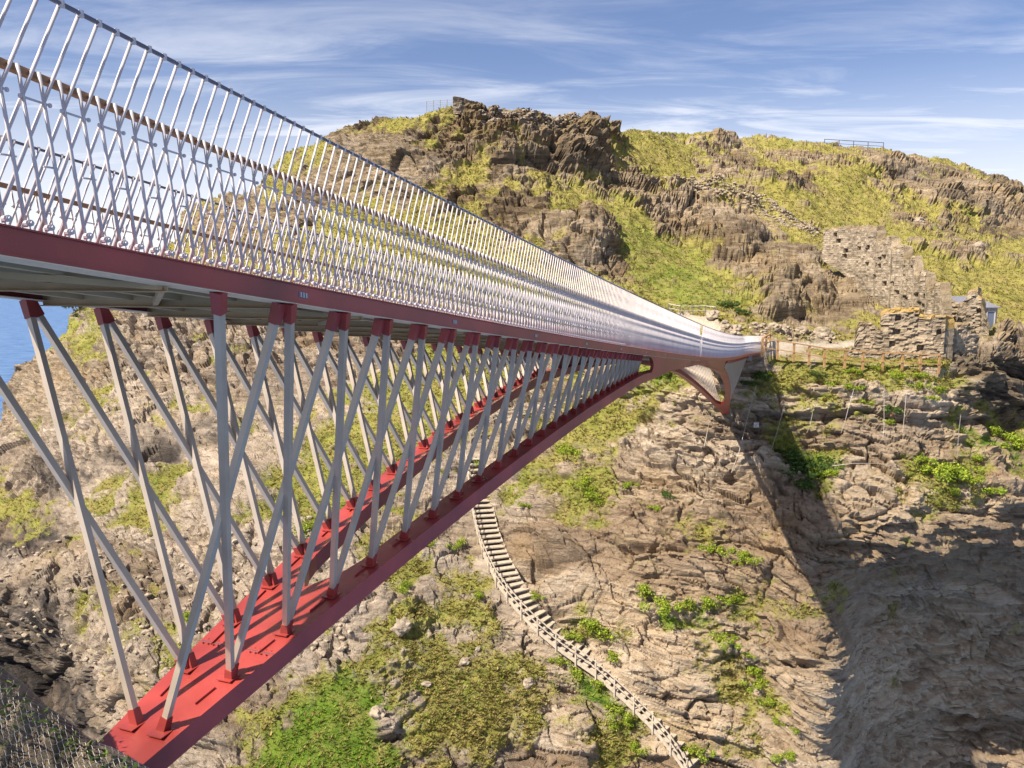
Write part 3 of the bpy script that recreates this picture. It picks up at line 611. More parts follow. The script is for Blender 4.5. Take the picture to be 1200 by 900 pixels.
# lower chord: one broad box by the abutment that forks into two ribs
CW = 0.20; CHH = 0.26
def chord_ring(s, l0, l1):
    d = depth_at(s); sg = 1 if s <= MID else -1; sh = U*(0.14173*d*sg)
    hb = -d - CHH*(1 if mir(s) < 19 else max(0.62, 1 - (mir(s)-19)/30))
    t = [bp_(s, l0, -d)+sh, bp_(s, l1, -d)+sh, bp_(s, l1, hb)+sh, bp_(s, l0, hb)+sh]; return t
FORK = 3.0
for half in (0, 1):
    mm = (lambda s: s) if half == 0 else (lambda s: 2*MID - s)
    mb = MB(); mb.quadstrip([chord_ring(mm(s), inset(s)-CW, WID-inset(s)+CW) for s in span_s(-3.6 if half else -5.8, FORK, 0.6)])
    plate = mb.build('chord_root', RED, bridge)
    for side in (0, 1):
        mb = MB(); rings = []
        for s in [FORK+0.002, FORK+.12, FORK+.3, FORK+.6, FORK+.9] + span_s(FORK+1.2, 22, 1.0) + [24, 26, 28, 30, 32, MID-0.03]:
            wi = CW + (0.5*(WID-2*inset(s)) - CW - 0.002)*max(0, 1-(s-FORK)/0.9)**2 if s < FORK+0.9 else CW
            cc = inset(s)
            l0, l1 = (cc-CW if s < 19 else cc-CW*max(0.2, 1-(s-19)/14)), cc + wi*(1 if s < 19 else max(0.4, 1-(s-19)/14))
            if side: l0, l1 = WID-l1, WID-l0
            rings.append(chord_ring(mm(s), l0, l1))
        mb.quadstrip(rings); mb.build('chord_rib', RED, bridge)
    # weld fins and splice marks on the root plate
    for s in [0.0, 1.0, 2.0, 3.0, 4.0, 5.0, 6.0]:
        for side in (0, 1):
            p = bot(mm(s+0.45), side); q_ = bot(mm(s+0.75), side); mb = MB(); mb.bar(p+ZV*0.012, q_+ZV*0.012, 0.012, 0.03); mb.build('lifting_fin', RED, bridge)
    for side in (0, 1):
        for s in (1.5, 7.5, 13.5):
            mb = MB(); p = bot(mm(s), side)
            for q in (-1, 1):
                for w_ in (-.12, -.04, .04, .12): mb.tube([p + TL*w_ + U*q*.05 - ZV*0.002, p + TL*w_ + U*q*.05 + ZV*0.014], 0.012, 6)
            tag(mb.build('splice_bolts', RED, bridge), kind='stuff')
            mb = MB(); mb.box(p + ZV*0.001, TL*(CW-0.01), U*0.006, ZV*0.003); mb.build('splice_joint', DARK, bridge)
    # solid web that closes the truss towards midspan, rounded opening
    for side in (0, 1):
        mb = MB(); k = 1 if side == 0 else -1; rows = []
        nv = 11; cols = 9
        def fp(s, v, inn):
            d = depth_at(s) ; sg = 1 if mm(s) <= MID else -1
            lat = inset(s)*v - 0.02*(1-v) - 0.17*v*(0 if s > 30 else 1) ; lat = max(lat, -0.03)
            lat = (lat + inn) if side == 0 else (WID - lat - inn)
            return bp_(mm(s), lat, -(d+0.16)*v + 0.004) + U*(0.14173*d*sg*v)
        for layer in (0, 0.10):
            rows.append([[fp(19.5 + 1.2*math.sqrt(max(0, 1-(2*v-1)**2)) + (MID-0.03 - (19.5 + 1.2*math.sqrt(max(0, 1-(2*v-1)**2))))*c/cols, v, layer) for c in range(cols+1)] for v in [i/(nv-1) for i in range(nv)]])
        b0 = len(mb.v)
        for L_ in rows:
            for r_ in L_: mb.v += [tuple(p) for p in r_]
        nn = nv*(cols+1)
        def I(l, i, c): return b0 + l*nn + i*(cols+1) + c
        for i in range(nv-1):
            for c in range(cols):
                mb.f.append((I(0,i,c), I(0,i,c+1), I(0,i+1,c+1), I(0,i+1,c))); mb.f.append((I(1,i,c), I(1,i+1,c), I(1,i+1,c+1), I(1,i,c+1)))
            for c in (0, cols): mb.f.append((I(0,i,c), I(1,i,c), I(1,i+1,c), I(0,i+1,c)))
        for c in range(cols):
            for i in (0, nv-1): mb.f.append((I(0,i,c), I(0,i,c+1), I(1,i,c+1), I(1,i,c)))
        mb.build('web_plate', RED, bridge)
        # curved leg at the abutment from the chord root up to the deck edge
        mb = MB(); rings = []
        for i in range(15):
            v = i/14; w_ = 0.30 + 0.25*v**3 + 0.9*(1-v)**6; sc = (-3.0 if half else -5.2) + 0.25*math.sin(v*math.pi)
            lat = inset(-3)*v**0.8 - 0.02
            a = bp_(mm(sc + w_), lat if side == 0 else WID-lat, -(5.9 if half else 6.6)*v - 0.005); b = bp_(mm(sc - w_*0.6), lat if side == 0 else WID-lat, -(5.9 if half else 6.6)*v - 0.005)
            th = TL*0.28*k; rings.append([a, b, b+th, a+th])
        mb.quadstrip(rings); mb.build('curved_leg', RED, bridge)
# struts and their red sockets
ST_ = []; SOC = []
for half in (0, 1):
    mm = (lambda s: s) if half == 0 else (lambda s: 2*MID - s)
    for side in (0, 1):
        tops = [bp_(mm(s), (0.045 if side == 0 else WID-0.045), -0.002) for s in SJ]; bots = [bot(mm(s), side) for s in SJ]
        outn = (TL*-1 if side == 0 else TL)
        for j in range(29):
            tdirs = []
            for dj in (-1, 1):
                k = j + dj
                if not 0 <= k < 29: continue
                a, b = tops[j], bots[k]; d = (b-a).normalized()
                off = (U*0.035*(1 if dj > 0 else -1)*(1 if half == 0 else -1)) * 1.0
                lat_off = outn*(0.03*dj)                      # the two families pass side by side where they cross
                ST_.append((a + d*0.19 + off + lat_off, b - d*0.12 - off*0.6 + lat_off*0.7, side))
                tdirs.append((a, d, off + lat_off)); SOC.append((a + d*0.004 + off + lat_off, a + d*0.215 + off + lat_off))
                SOC.append((b - off*0.6 + lat_off*0.7 + d*0.01, b - d*0.165 - off*0.6 + lat_off*0.7))
def near_first(L, f): return sorted(L, key=f)
ST_ = near_first(ST_, lambda q: ((q[0]+q[1])/2).length)
rest = MB()
for i, (a, b, side) in enumerate(ST_):
    mb = MB() if i < 100 else rest
    mb.bar(a, b, 0.070, 0.070, up=TL)
    if i < 100: mb.build('strut', STRUT, bridge)
tag(rest.build('strut', STRUT, bridge), kind='stuff')
SOC = near_first(SOC, lambda q: q[0].length)
rest = MB()
for i, (a, b) in enumerate(SOC):
    mb = MB() if i < 100 else rest
    mb.bar(a, b, 0.106, 0.106, up=TL, hg2=0.090, wd2=0.090)
    if i < 100: mb.build('socket', RED, bridge)
tag(rest.build('socket', RED, bridge), kind='stuff')
for s in SJ[:14]:
    for side in (0, 1):
        p = bot(s, side); mb = MB(); mb.box(p + ZV*0.007, TL*0.10, U*0.13, ZV*0.006); mb.build('base_plate', RED, bridge)

# railings of crossing rods
RP = 0.148
def rlat(s, side): return (-0.005 + flare(s)) if side == 0 else (WID + 0.005 - flare(s))
HT = 1.72; HRL = 1.20; HCN = 1.02
rods_all = []
rail_parts = {}
for side in (0, 1):
    k = 1 if side == 0 else -1
    for a, b in ((S0, MID-0.04), (MID+0.04, END-0.3)):
        mb = MB(); ss = span_s(a, b, 0.8)
        mb.tube([bp_(s, rlat(s, side), HT) for s in ss], 0.016, 6)
        near = a < 0 and side == 0
        rail = mb.build('railing', DARK if a < 0 else STEEL, bridge)
        hb = MB(); hb.quadstrip([[bp_(s, rlat(s, side)+k*x, HRL+z) for x, z in ((.03,-.022),(.095,-.022),(.095,.022),(.03,.022))] for s in ss]); hb.build('handrail', WOODR, rail)
        bolts = MB(); con = MB(); n = int((b-a)/RP)
        for i in range(n):
            s = a + (i+0.5)*RP
            def P(sx, h, o): return bp_(sx, rlat(sx, side) - k*o, h)
            if s + 0.85 < b: rods_all.append((P(s+0.115, HC, -0.016), P(s+0.115+0.47*(HT-HC), HT, -0.016), rail))
            if s - 0.12 > a: rods_all.append((P(s, HC+0.01, 0.014), P(s-0.12*(HRL+0.01-HC), HRL+0.01, 0.014), rail))
            dist = P(s, 0, 0).length
            if dist < 22:
                p = P(s, HC+0.035, 0.035); bolts.tube([p + TL*0.02*k, p - TL*0.03*k], 0.021, 8); bolts.tube([p - TL*0.03*k, p - TL*0.042*k], 0.012, 6)
                if s + 1.0 < b:
                    pt = P(s+0.115+0.47*(HT-HC), HT, 0.0); bolts.tube([pt - ZV*0.022, pt + ZV*0.022], 0.021, 6)
                    if i % 2 == 0:
                        c0 = P(s+0.115+0.47*(HCN-HC), HCN, 0.012); c1 = P(s+RP+0.115+0.47*(HCN-HC), HCN, 0.012)
                        con.tube([c0 - U*0.03, c1 + U*0.03], 0.008, 6); con.ball(c0 - U*0.03, 0.016); con.ball(c1 + U*0.03, 0.016)
                        con.tube([P(s+0.115+0.47*(0.62-HC), 0.62, 0.0), P(s+0.115+0.47*(0.62-HC), 0.62, 0.0) + U*0.11], 0.007, 5)
        if bolts.v: tag(bolts.build('rail_bolts', STEEL, rail), kind='stuff'); tag(con.build('rod_clamps', STEEL, rail), kind='stuff')
rods_all.sort(key=lambda q: ((q[0]+q[1])/2 - Vector((0, 0, 0))).length + (0 if ((q[0]+q[1])/2).dot(Vector((0, 1, 0))) > 4.0 else 30))
rests = {}
for i, (a, b, rail) in enumerate(rods_all):
    mb = MB() if i < 100 else rests.setdefault(rail.name, (MB(), rail))[0]
    mb.tube([a, b], 0.0122 if i < 300 else 0.0132, 6)
    if i < 100: mb.build('rod', STEEL, rail, smooth=True)
for mb, rail in rests.values(): tag(mb.build('rod', STEEL, rail, smooth=True), kind='stuff')

# ------------------------------------------------------------------ ruined walls, hut, fences on the headland
def ruin_wall(name, label, cat, cols, th, mat, group=None, course=0.22, lichen=0.0, seed=1, holes=0, tagit=True, parent=None, rough=0.10):
    """cols: (px, y_foot, y_top, Y): a standing wall of rubble courses built up between foot and head"""
    c = np.array(cols, float)
    foot = np.array([at(p, yb, Y) for p, yb, yt, Y in c]); foot[:, 2] -= 0.5
    head = np.array([at(p, yt, Y)[2] for p, yb, yt, Y in c])
    L = np.r_[0, np.cumsum(np.linalg.norm(np.diff(foot[:, :2], axis=0), axis=1))]
    res = 0.11; n = max(4, int(L[-1]/res)); u = np.linspace(0, L[-1], n)
    X = np.interp(u, L, foot[:, 0]); Y = np.interp(u, L, foot[:, 1]); Z0 = np.interp(u, L, foot[:, 2]); Z1 = np.interp(u, L, head)
    Z1 = Z1 + 0.13*fbm(u*1.6, u*0, u*0+seed, 3, seed) + 0.26*(_h(np.floor(u/0.42).astype(np.int64), np.zeros(n, np.int64), np.zeros(n, np.int64), seed)-0.5)
    hgt = max(0.6, (Z1-Z0).max()); m_ = max(4, int(hgt/res)); v = np.linspace(0, 1, m_)
    tx, ty = np.gradient(X), np.gradient(Y); tl = np.hypot(tx, ty); nxn, nyn = -ty/tl, tx/tl
    nxn, nyn = np.where(nyn > 0, -nxn, nxn), np.where(nyn > 0, -nyn, nyn)       # towards the near side
    UU, VV = np.meshgrid(u, v); ZZ = Z0[None]*(1-VV) + Z1[None]*VV
    row = np.floor(ZZ/course + 0.25*vnoise(UU*.8, ZZ*.4, UU*0, seed)); sl = 0.42*(0.7+0.6*_h(row.astype(np.int64), row.astype(np.int64)*0, row.astype(np.int64)*0, seed+3))
    stn = np.floor(UU/sl + row*0.37)
    sid = _h(row.astype(np.int64), stn.astype(np.int64), (row*0).astype(np.int64), seed+5)
    fr = ZZ/course - np.floor(ZZ/course); joint = np.exp(-(np.minimum(fr, 1-fr)/0.13)**2)
    dsp = rough*2.2*(sid-0.5) - 0.5*rough*joint + 0.22*fbm(UU*.4, ZZ*.4, UU*0+seed, 3, seed+7)
    rg = np.random.default_rng(seed)
    for _ in range(holes):
        hu, hv = rg.uniform(0.08, 0.92)*L[-1], rg.uniform(0.25, 0.85)
        hz = np.interp(hu, u, Z0)*(1-hv) + np.interp(hu, u, Z1)*hv
        dsp = np.where((np.abs(UU-hu) < 0.27) & (np.abs(ZZ-hz) < 0.24), -0.55, dsp)
    fx = X[None] + nxn[None]*(th/2+dsp); fy = Y[None] + nyn[None]*(th/2+dsp)
    bx = X[None] - nxn[None]*(th/2+dsp*.6); by = Y[None] - nyn[None]*(th/2+dsp*.6)
    V = np.concatenate([np.stack([fx, fy, ZZ], -1).reshape(-1, 3), np.stack([bx, by, ZZ], -1).reshape(-1, 3)])
    k = m_*n; I = np.arange(k).reshape(m_, n)
    def q4(a, b, c_, d): return np.stack([a.ravel(), b.ravel(), c_.ravel(), d.ravel()], -1)
    Fs = [q4(I[:-1,:-1], I[:-1,1:], I[1:,1:], I[1:,:-1]), q4(I[:-1,:-1], I[1:,:-1], I[1:,1:], I[:-1,1:])+k]
    Fs.append(q4(I[-1,:-1], I[-1,1:], I[-1,1:]+k, I[-1,:-1]+k))
    Fs.append(q4(I[:-1,0], I[1:,0], I[1:,0]+k, I[:-1,0]+k)); Fs.append(q4(I[:-1,-1], I[:-1,-1]+k, I[1:,-1]+k, I[1:,-1]))
    st = np.tile(np.clip(sid*0.6 + 0.2*vnoise(UU*3, ZZ*3, UU*0, seed) + 0.45*fbm(UU*.5, ZZ*.5, UU*0, 4, seed+9) + 0.22, 0, 1).ravel(), 2)
    top = np.clip((ZZ - (Z1[None]-0.42))/0.30 + 0.8*vnoise(UU*1.1, ZZ*2, UU*0, seed+2), 0, 1)
    li = np.tile((top*lichen).ravel(), 2)
    o = fast_mesh(name, V, np.concatenate(Fs), mat, {'stone': st, 'lichen': li}, smooth=False, parent=parent)
    if tagit: tag(o, label, cat, group, 'thing')
    return o
GW = 'roofless castle walls beyond the bridge'
ruin_wall('curtain_wall', 'tall pale stepped ruin wall with putlog holes climbing the grassy hill', 'ruined wall',
  [(966,300,270,99),(985,312,266,97),(1004,328,265,95),(1028,345,265,91.5),(1030,348,282,91),(1036,354,282,90),(1037,355,277,89.8),(1045,362,277,88.8),(1046,364,291,88.4),(1051,368,292,87.8),(1052,369,287,87.6),(1059,372,288,86.8),(1060,374,305,86.4),(1065,376,306,85.6),(1066,376,300,85.4),(1072,378,301,84.5),(1074,380,324,84),(1079,381,324,83.2),(1080,381,317,83),(1086,382,318,82.5),(1088,384,339,82),(1096,386,338,81),(1097,386,331,80.8),(1104,386,331,80),(1106,388,345,79.5),(1109,390,362,79)], 0.9, STONE, GW, 0.24, 0.12, 3, 30, rough=0.045)
ruin_wall('ruin_block', 'dark slate wall block with orange lichen along its level top', 'ruined wall',
  [(1034,416,368,73),(1037,416,362,72.8),(1074,416,361,72),(1078,416,366,71.8),(1086,416,371,71.6),(1090,416,369,71.5),(1107,416,369,71),(1109,416,379,70.8)], 1.3, STONED, GW, 0.20, 0.65, 11, 5, rough=0.09)
ruin_wall('wall_stub', 'low dark wall stub at the end of the pale path', 'ruined wall',
  [(1001,412,392,73.5),(1004,412,379,73.4),(1018,412,377,73.2),(1025,412,383,73),(1037,412,388,73)], 1.1, STONED, GW, 0.19, 0.15, 15, 0, rough=0.09)
ruin_wall('arched_wall', 'rounded dark wall fragment right of the lichen topped block', 'ruined wall',
  [(1110,424,388,72.6),(1114,424,380,72.6),(1120,424,377,72.7),(1128,422,379,72.9),(1135,420,386,73),(1140,420,394,73.2)], 1.0, STONED, GW, 0.19, 0.2, 19, 0, rough=0.09)
ruin_wall('ruin_gable', 'thin tall pale wall remnant with a broken stepped top beside the hut', 'ruined wall',
  [(1121,392,365,83),(1127,392,352,82.6),(1132,392,349,82.4),(1134,392,338,82.2),(1143,392,335,82),(1145,392,346,81.8),(1149,393,350,81.6),(1152,394,364,81.4),(1158,394,380,81.2)], 0.8, STONE, GW, 0.22, 0.35, 23, 2)
ruin_wall('low_ruin_wall', 'low whitish wall between the curtain wall foot and the thin gable', 'ruined wall',
  [(1106,388,353,84.5),(1112,388,350,84.3),(1120,390,353,84),(1126,390,358,83.8)], 0.7, STONE, GW, 0.22, 0.1, 27, 1)
ruin_wall('terrace_wall', 'long low drystone wall behind the timber fence', 'drystone wall',
  [(990,424,408,73),(1020,428,409,72.4),(1050,432,411,71.8),(1080,434,413,71.2),(1106,436,414,70.8)], 0.5, STONE, None, 0.16, 0.05, 31, 0)
ruin_wall('summit_wall', 'ruined stone enclosure wall on the very top of the hill', 'ruined wall',
  [(531,130,114,118),(534,130,113,118),(545,132,116,118.5),(556,134,119,119),(569,136,125,119.5)], 0.8, STONED, None, 0.25, 0.2, 35, 0)
# rubble bank running up the hill: countable big stones
def rock_mesh(r, seed, flat=0.7):
    bm = bmesh.new(); bmesh.ops.create_icosphere(bm, subdivisions=3, radius=1.0)
    V = np.array([v.co[:] for v in bm.verts]); f, e = facets(V[:,0]*1.1+seed, V[:,1]*1.1, V[:,2]*1.3, seed, 0.5)
    V *= (0.85 + 0.38*f + 0.12*fbm(V[:,0]*2+seed, V[:,1]*2, V[:,2]*2, 3, seed))[:, None]; V *= np.array([1, 0.8, flat])*r
    for v, c in zip(bm.verts, V): v.co = c
    me = bpy.data.meshes.new('boulder'); bm.to_mesh(me); bm.free(); me.materials.append(BOULD); return me
RM = [rock_mesh(1.0, k*13+2, 0.6+0.1*(k % 3)) for k in range(5)]
BL = [
 (862,385,0.8,'flat pale boulder on the bank above the bridge landing'),(905,386,0.9,'long brown boulder left of a pair beside the pale path'),(918,388,0.8,'squat brown boulder touching the right end of the long one by the path'),
 (940,386,0.9,'grey square boulder at the foot of the crag by the path'),(965,388,1.2,'big pale block ending the row of stones beside the path'),(835,374,1.0,'pale slab lying behind the bridge handrail'),
 (472,738,1.1,'large brown boulder poised above the grass slope'),(1143,297,1.1,'lone dark boulder on the bright grass right of the curtain wall'),(1075,262,1.0,'dark stone set in the dry grass below the right crag'),
 (545,775,0.5,'small grey stone in the green slope left of the stairs'),(500,800,0.45,'little pale stone low on the green slope'),(560,760,0.35,'smallest pale stone on the slope near the stairs'),
 (653,830,0.5,'whitish stone at the lower edge of the grass near the stairs'),(443,838,0.8,'pale slab sunk in the bright green slope'),(620,800,0.6,'pinkish stone on bare earth beside the stairs'),(585,885,0.6,'grey stone at the bottom edge of the grass slope')]
for i, (px, py, r, lab) in enumerate(BL):
    o = bpy.data.objects.new('boulder', RM[i % 5]); C.objects.link(o); o.location = surf(px, py, r*0.12); o.scale = (r, r, r); o.rotation_euler = (rng.uniform(-.2, .2), rng.uniform(-.2, .2), rng.uniform(0, 6))
    tag(o, lab, 'boulder')
# scree: too many little stones to count
sv = []; sf = []; base = np.array([v.co[:] for v in RM[1].vertices]) if False else None
ico = bmesh.new(); bmesh.ops.create_icosphere(ico, subdivisions=1, radius=1.0); IV = np.array([v.co[:] for v in ico.verts]); IF = np.array([[v.index for v in f.verts] for f in ico.faces]); ico.free()
def scree(pts, rs, mat, name):
    n = len(pts); V = []; F = []
    for i in range(n):
        v = IV*(1+0.35*rng.standard_normal((len(IV), 1))*0.6)*rs[i]*np.array([1.2, 0.9, 0.6]); a = rng.uniform(0, 6.28); c, s_ = math.cos(a), math.sin(a)
        v = v @ np.array([[c, -s_, 0], [s_, c, 0], [0, 0, 1]]); V.append(v+pts[i]); F.append(IF+i*len(IV))
    return tag(fast_mesh(name, np.concatenate(V), np.concatenate(F), mat, smooth=False), kind='stuff')
def in_poly_pts(poly, n):
    P = np.array(poly, float); x0, y0 = P.min(0); x1, y1 = P.max(0); out_ = []
    while len(out_) < n:
        X, Y = rng.uniform(x0, x1), rng.uniform(y0, y1); ins = False
        for k in range(len(P)):
            a = P[k]; b = P[(k+1) % len(P)]
            if (a[1] > Y) != (b[1] > Y) and X < (b[0]-a[0])*(Y-a[1])/(b[1]-a[1])+a[0]: ins = not ins
        if ins: out_.append((X, Y))
    return out_
sp = in_poly_pts([(775,205),(830,205),(905,232),(962,266),(956,275),(900,250),(850,240),(795,222)], 900) + in_poly_pts([(560,132),(640,134),(690,142),(660,150),(600,150),(565,146)], 500) + in_poly_pts([(0,640),(380,600),(420,760),(200,800),(0,760)], 450) + in_poly_pts([(840,380),(985,386),(985,396),(850,396)], 120)
scree(np.array([surf(x, y, 0.05) for x, y in sp]), rng.uniform(0.10, 0.34, len(sp)), BOULD, 'scree')

# stone hut with a slate roof
hp = at(1138, 386, 85); hut = empty('stone_hut', hp, 'small stone hut with grey slate roof and blue door behind the ruin', 'hut')
hx = Vector((1, 0.16, 0)).normalized(); hy = Vector((-0.16, 1, 0)).normalized(); hl, hd, hh = 3.0, 2.0, 2.35
mb = MB(); mb.box(hp + ZV*(hh/2-0.3) + hy*hd, hx*hl, hy*hd, ZV*(hh/2+0.3)); wl = mb.build('wall', None or simple('hut_stone', (0.36, 0.31, 0.25), 0.9, 0, 0.35, 3.5, 0.7, 7), hut)
mb = MB(); e0 = hp + ZV*hh; r0 = [e0 - hx*(hl+.2) - hy*0.25, e0 + hx*(hl+.2) - hy*0.25, e0 + hx*(hl+.2) + hy*(2*hd+.25), e0 - hx*(hl+.2) + hy*(2*hd+.25)]
rdg = [e0 - hx*(hl-1.2) + hy*hd + ZV*1.15, e0 + hx*(hl-1.2) + hy*hd + ZV*1.15]
mb.v = [tuple(p) for p in r0 + rdg] + [tuple(p - ZV*0.09) for p in r0]; mb.f = [(0,1,5,4),(1,2,5),(2,3,4,5),(3,0,4),(0,6,7,1),(1,7,8,2),(2,8,9,3),(3,9,6,0),(9,8,7,6)]
mb.build('roof', ROOF, hut)
def opening(nm, u, z0, z1, hw, mat, par):
    mb = MB(); mb.box(hp + hx*u + ZV*((z0+z1)/2) - hy*0.02, hx*hw, hy*0.03, ZV*((z1-z0)/2)); d_ = mb.build(nm, mat, par)
    fm = MB()
    for sx in (-1, 1): fm.box(hp + hx*(u+sx*(hw+.06)) + ZV*((z0+z1)/2) - hy*0.04, hx*0.06, hy*0.06, ZV*((z1-z0)/2+.1))
    fm.box(hp + hx*u + ZV*(z1+.06) - hy*0.045, hx*(hw-.002), hy*0.06, ZV*0.06); fm.build('frame', CONC, d_); return d_
opening('door', 2.2, 0.0, 1.85, 0.42, DOORB, hut); opening('window', 0.9, 0.9, 1.6, 0.3, DARK, hut)

# timber fence from the landing along the cliff edge
def rail_fence(name, label, cat, posts, hgt, mat, rails, pw=0.11, group=None, round_=False, cap=None):
    """posts: world feet"""
    f = empty(name, posts[0], label, cat, group)
    for p in posts:
        mb = MB(); p = Vector(p)
        if round_: mb.tube([p - ZV*0.3, p + ZV*hgt], pw/2, 7)
        else: mb.bar(p - ZV*0.3, p + ZV*hgt, pw, pw, up=(0, 1, 0))
        mb.build('post', mat, f)
    for h, rw, rh in rails:
        mb = MB()
        for a, b in zip(posts, posts[1:]):
            if round_: mb.tube([Vector(a)+ZV*h, Vector(b)+ZV*h], rw/2, 6)
            else: mb.bar(Vector(a)+ZV*h + Vector((0, -pw/2-rw/2, 0)), Vector(b)+ZV*h + Vector((0, -pw/2-rw/2, 0)), rw, rh)
        mb.build('rail', mat, f)
    if cap:
        mb = MB()
        for a, b in zip(posts, posts[1:]): mb.bar(Vector(a)+ZV*(hgt+.03), Vector(b)+ZV*(hgt+.03), cap, 0.11)
        mb.build('cap_rail', mat, f)
    return f
fy = [(893,414,70),(911,417,69.9),(930,420,69.8),(948,423,69.8),(966,426,69.7),(990,428,69.6),(1011,430,69.5),(1034,431,69.4),(1057,432,69.3),(1078,433,69.2),(1100,434,69.0)]
fh = [395,396,400,404,408,409,411,412,413,414,416]
fposts = [at(x, y, Y) for x, y, Y in fy]
rail_fence('timber_fence', 'pale brown timber post and rail fence running from the landing along the cliff edge', 'fence', fposts, 1.32, WOODF, [(0.55, 0.05, 0.08)], 0.17, cap=0.26)
g = [at(x, y, Y) for x, y, Y in ((893,413,70.2),(897.5,410,72),(902,407.5,74))]
rail_fence('landing_gate', 'short timber side rail beside the bridge landing', 'fence', g, 1.25, WOODF, [(0.6, 0.05, 0.09)], 0.15, cap=0.18)
rail_fence('viewpoint_rail', 'thin grey rail on the bank just above the bridge parapet', 'railing', [surf(x, y) for x, y in ((783,365),(797,366),(812,367),(826,368),(839,369))], 0.95, DARK, [(0.93, .06, .05), (0.5, .04, .04)], 0.07, round_=True)
rail_fence('skyline_rail', 'dark post and rail barrier standing on the right skyline', 'railing', [at(x, y+3, 152) for x, y in ((966,168),(983,169),(1000,170),(1017,171),(1035,172))], 1.25, DARK, [(1.2, .12, .1), (0.55, .09, .08)], 0.15, round_=True)
rail_fence('summit_fence', 'grey wire fence on the hilltop left of the enclosure wall', 'fence', [at(x, y, 118) for x, y in ((500,128),(508,127),(516,126.5),(524,126),(531,126))], 1.1, CABLE, [(1.05, .05, .05), (0.75, .04, .04), (0.45, .04, .04)], 0.09, round_=True)
# distant walker on the summit
pp = at(623, 131, 122)
# concrete abutment under the far landing
mb = MB()
def fa(s, lat, h): return bp_(s, lat, h)
sec = []
for s, h in ((66.6, -6.4), (67.6, -4.0), (69.2, -1.6), (70.6, -0.25)): pass
ring = lambda lat: [fa(68.6, lat, -0.12), fa(73.5, lat, -0.12), fa(74.5, lat, -8.5), fa(68.9, lat, -8.5), fa(68.3, lat, -5.5), fa(68.2, lat, -2.5)]
mb.quadstrip([ring(-0.2), ring(0.9), ring(2.6), ring(WID+0.2)])
ab = tag(mb.build('bridge_abutment', CONC), 'grey concrete abutment holding the far end of the bridge in the cliff', 'abutment')

# ------------------------------------------------------------------ stairs on the cliff
sp3 = [base_pt(x, y, -0.7) for x, y in stair_px]
for i in range(len(sp3)-2, -1, -1):                    # always climbing towards the far end
    if sp3[i].z > sp3[i+1].z - 0.05: sp3[i].z = sp3[i+1].z - 0.05
stair = empty('cliff_staircase', sp3[0], 'grey timber staircase with one handrail curving down the far cliff', 'staircase')
Ls = [0]
for a, b in zip(sp3, sp3[1:]): Ls.append(Ls[-1] + (b-a).length)
def sp_at(l):
    l = min(max(l, 0), Ls[-1]-1e-4); i = max(k for k in range(len(Ls)-1) if Ls[k] <= l); q = (l-Ls[i])/(Ls[i+1]-Ls[i]); return sp3[i].lerp(sp3[i+1], q)
def sp_dir(l):
    d = sp_at(l+0.6) - sp_at(l-0.6); d.z = 0; return d.normalized()
SW = 2.5
zmin, zmax = sp3[0].z, sp3[-1].z; nst = 52
lv = np.linspace(0, Ls[-1]-0.05, 400); zv = np.array([sp_at(l).z for l in lv])
for k in range(nst):
    l = (k+0.5)/nst*Ls[-1]; p = sp_at(l); d = sp_dir(l); r = Vector((d.y, -d.x, 0))
    mb = MB(); run = Ls[-1]/nst; SW = 2.6 - 1.0*l/Ls[-1]
    mb.box(p + r*SW/2, r*SW/2, d*run*0.40, ZV*0.05); mb.box(p + r*SW/2 + d*run*0.40 + ZV*(-0.13), r*(SW/2-.01), d*0.02, ZV*0.12)
    mb.build('tread', WOOD, stair)
for off in (-0.05, SW+0.05):
    mb = MB(); rings = []
    for l in np.linspace(0, Ls[-1]-.01, 70):
        p = sp_at(l); d = sp_dir(l); r = Vector((d.y, -d.x, 0)); c = p + r*(off if off < 0 else 2.65 - 1.0*l/Ls[-1])
        rings.append([c - r*.04 - ZV*.3, c + r*.04 - ZV*.3, c + r*.04 + ZV*.02, c - r*.04 + ZV*.02])
    mb.quadstrip(rings); mb.build('stringer', WOOD, stair)
npst = 21; tops = []
for k in range(npst):
    l = k/(npst-1)*(Ls[-1]-.05); p = sp_at(l); d = sp_dir(l); r = Vector((d.y, -d.x, 0)); c = p - r*0.14
    mb = MB(); mb.bar(c - ZV*0.5, c + ZV*1.15, 0.12, 0.12, up=d); mb.build('post', WOOD, stair); tops.append((c, r))
for h in (1.10, 0.62):
    mb = MB()
    for (a, r), (b, r2) in zip(tops, tops[1:]): mb.bar(a - r*0.09 + ZV*h, b - r2*0.09 + ZV*h, 0.05, 0.085)
    mb.build('handrail', WOOD, stair)
# upper flight: handrail seen through the truss
up_px = [(552,520),(585,505),(620,494),(660,484),(700,470)]
rail_fence('upper_stair_rail', 'grey timber rail of the upper path seen behind the truss', 'railing', [surf(x, y, 0.2) for x, y in up_px], 1.1, WOOD, [(1.05, .06, .1), (0.6, .06, .1)], 0.12)

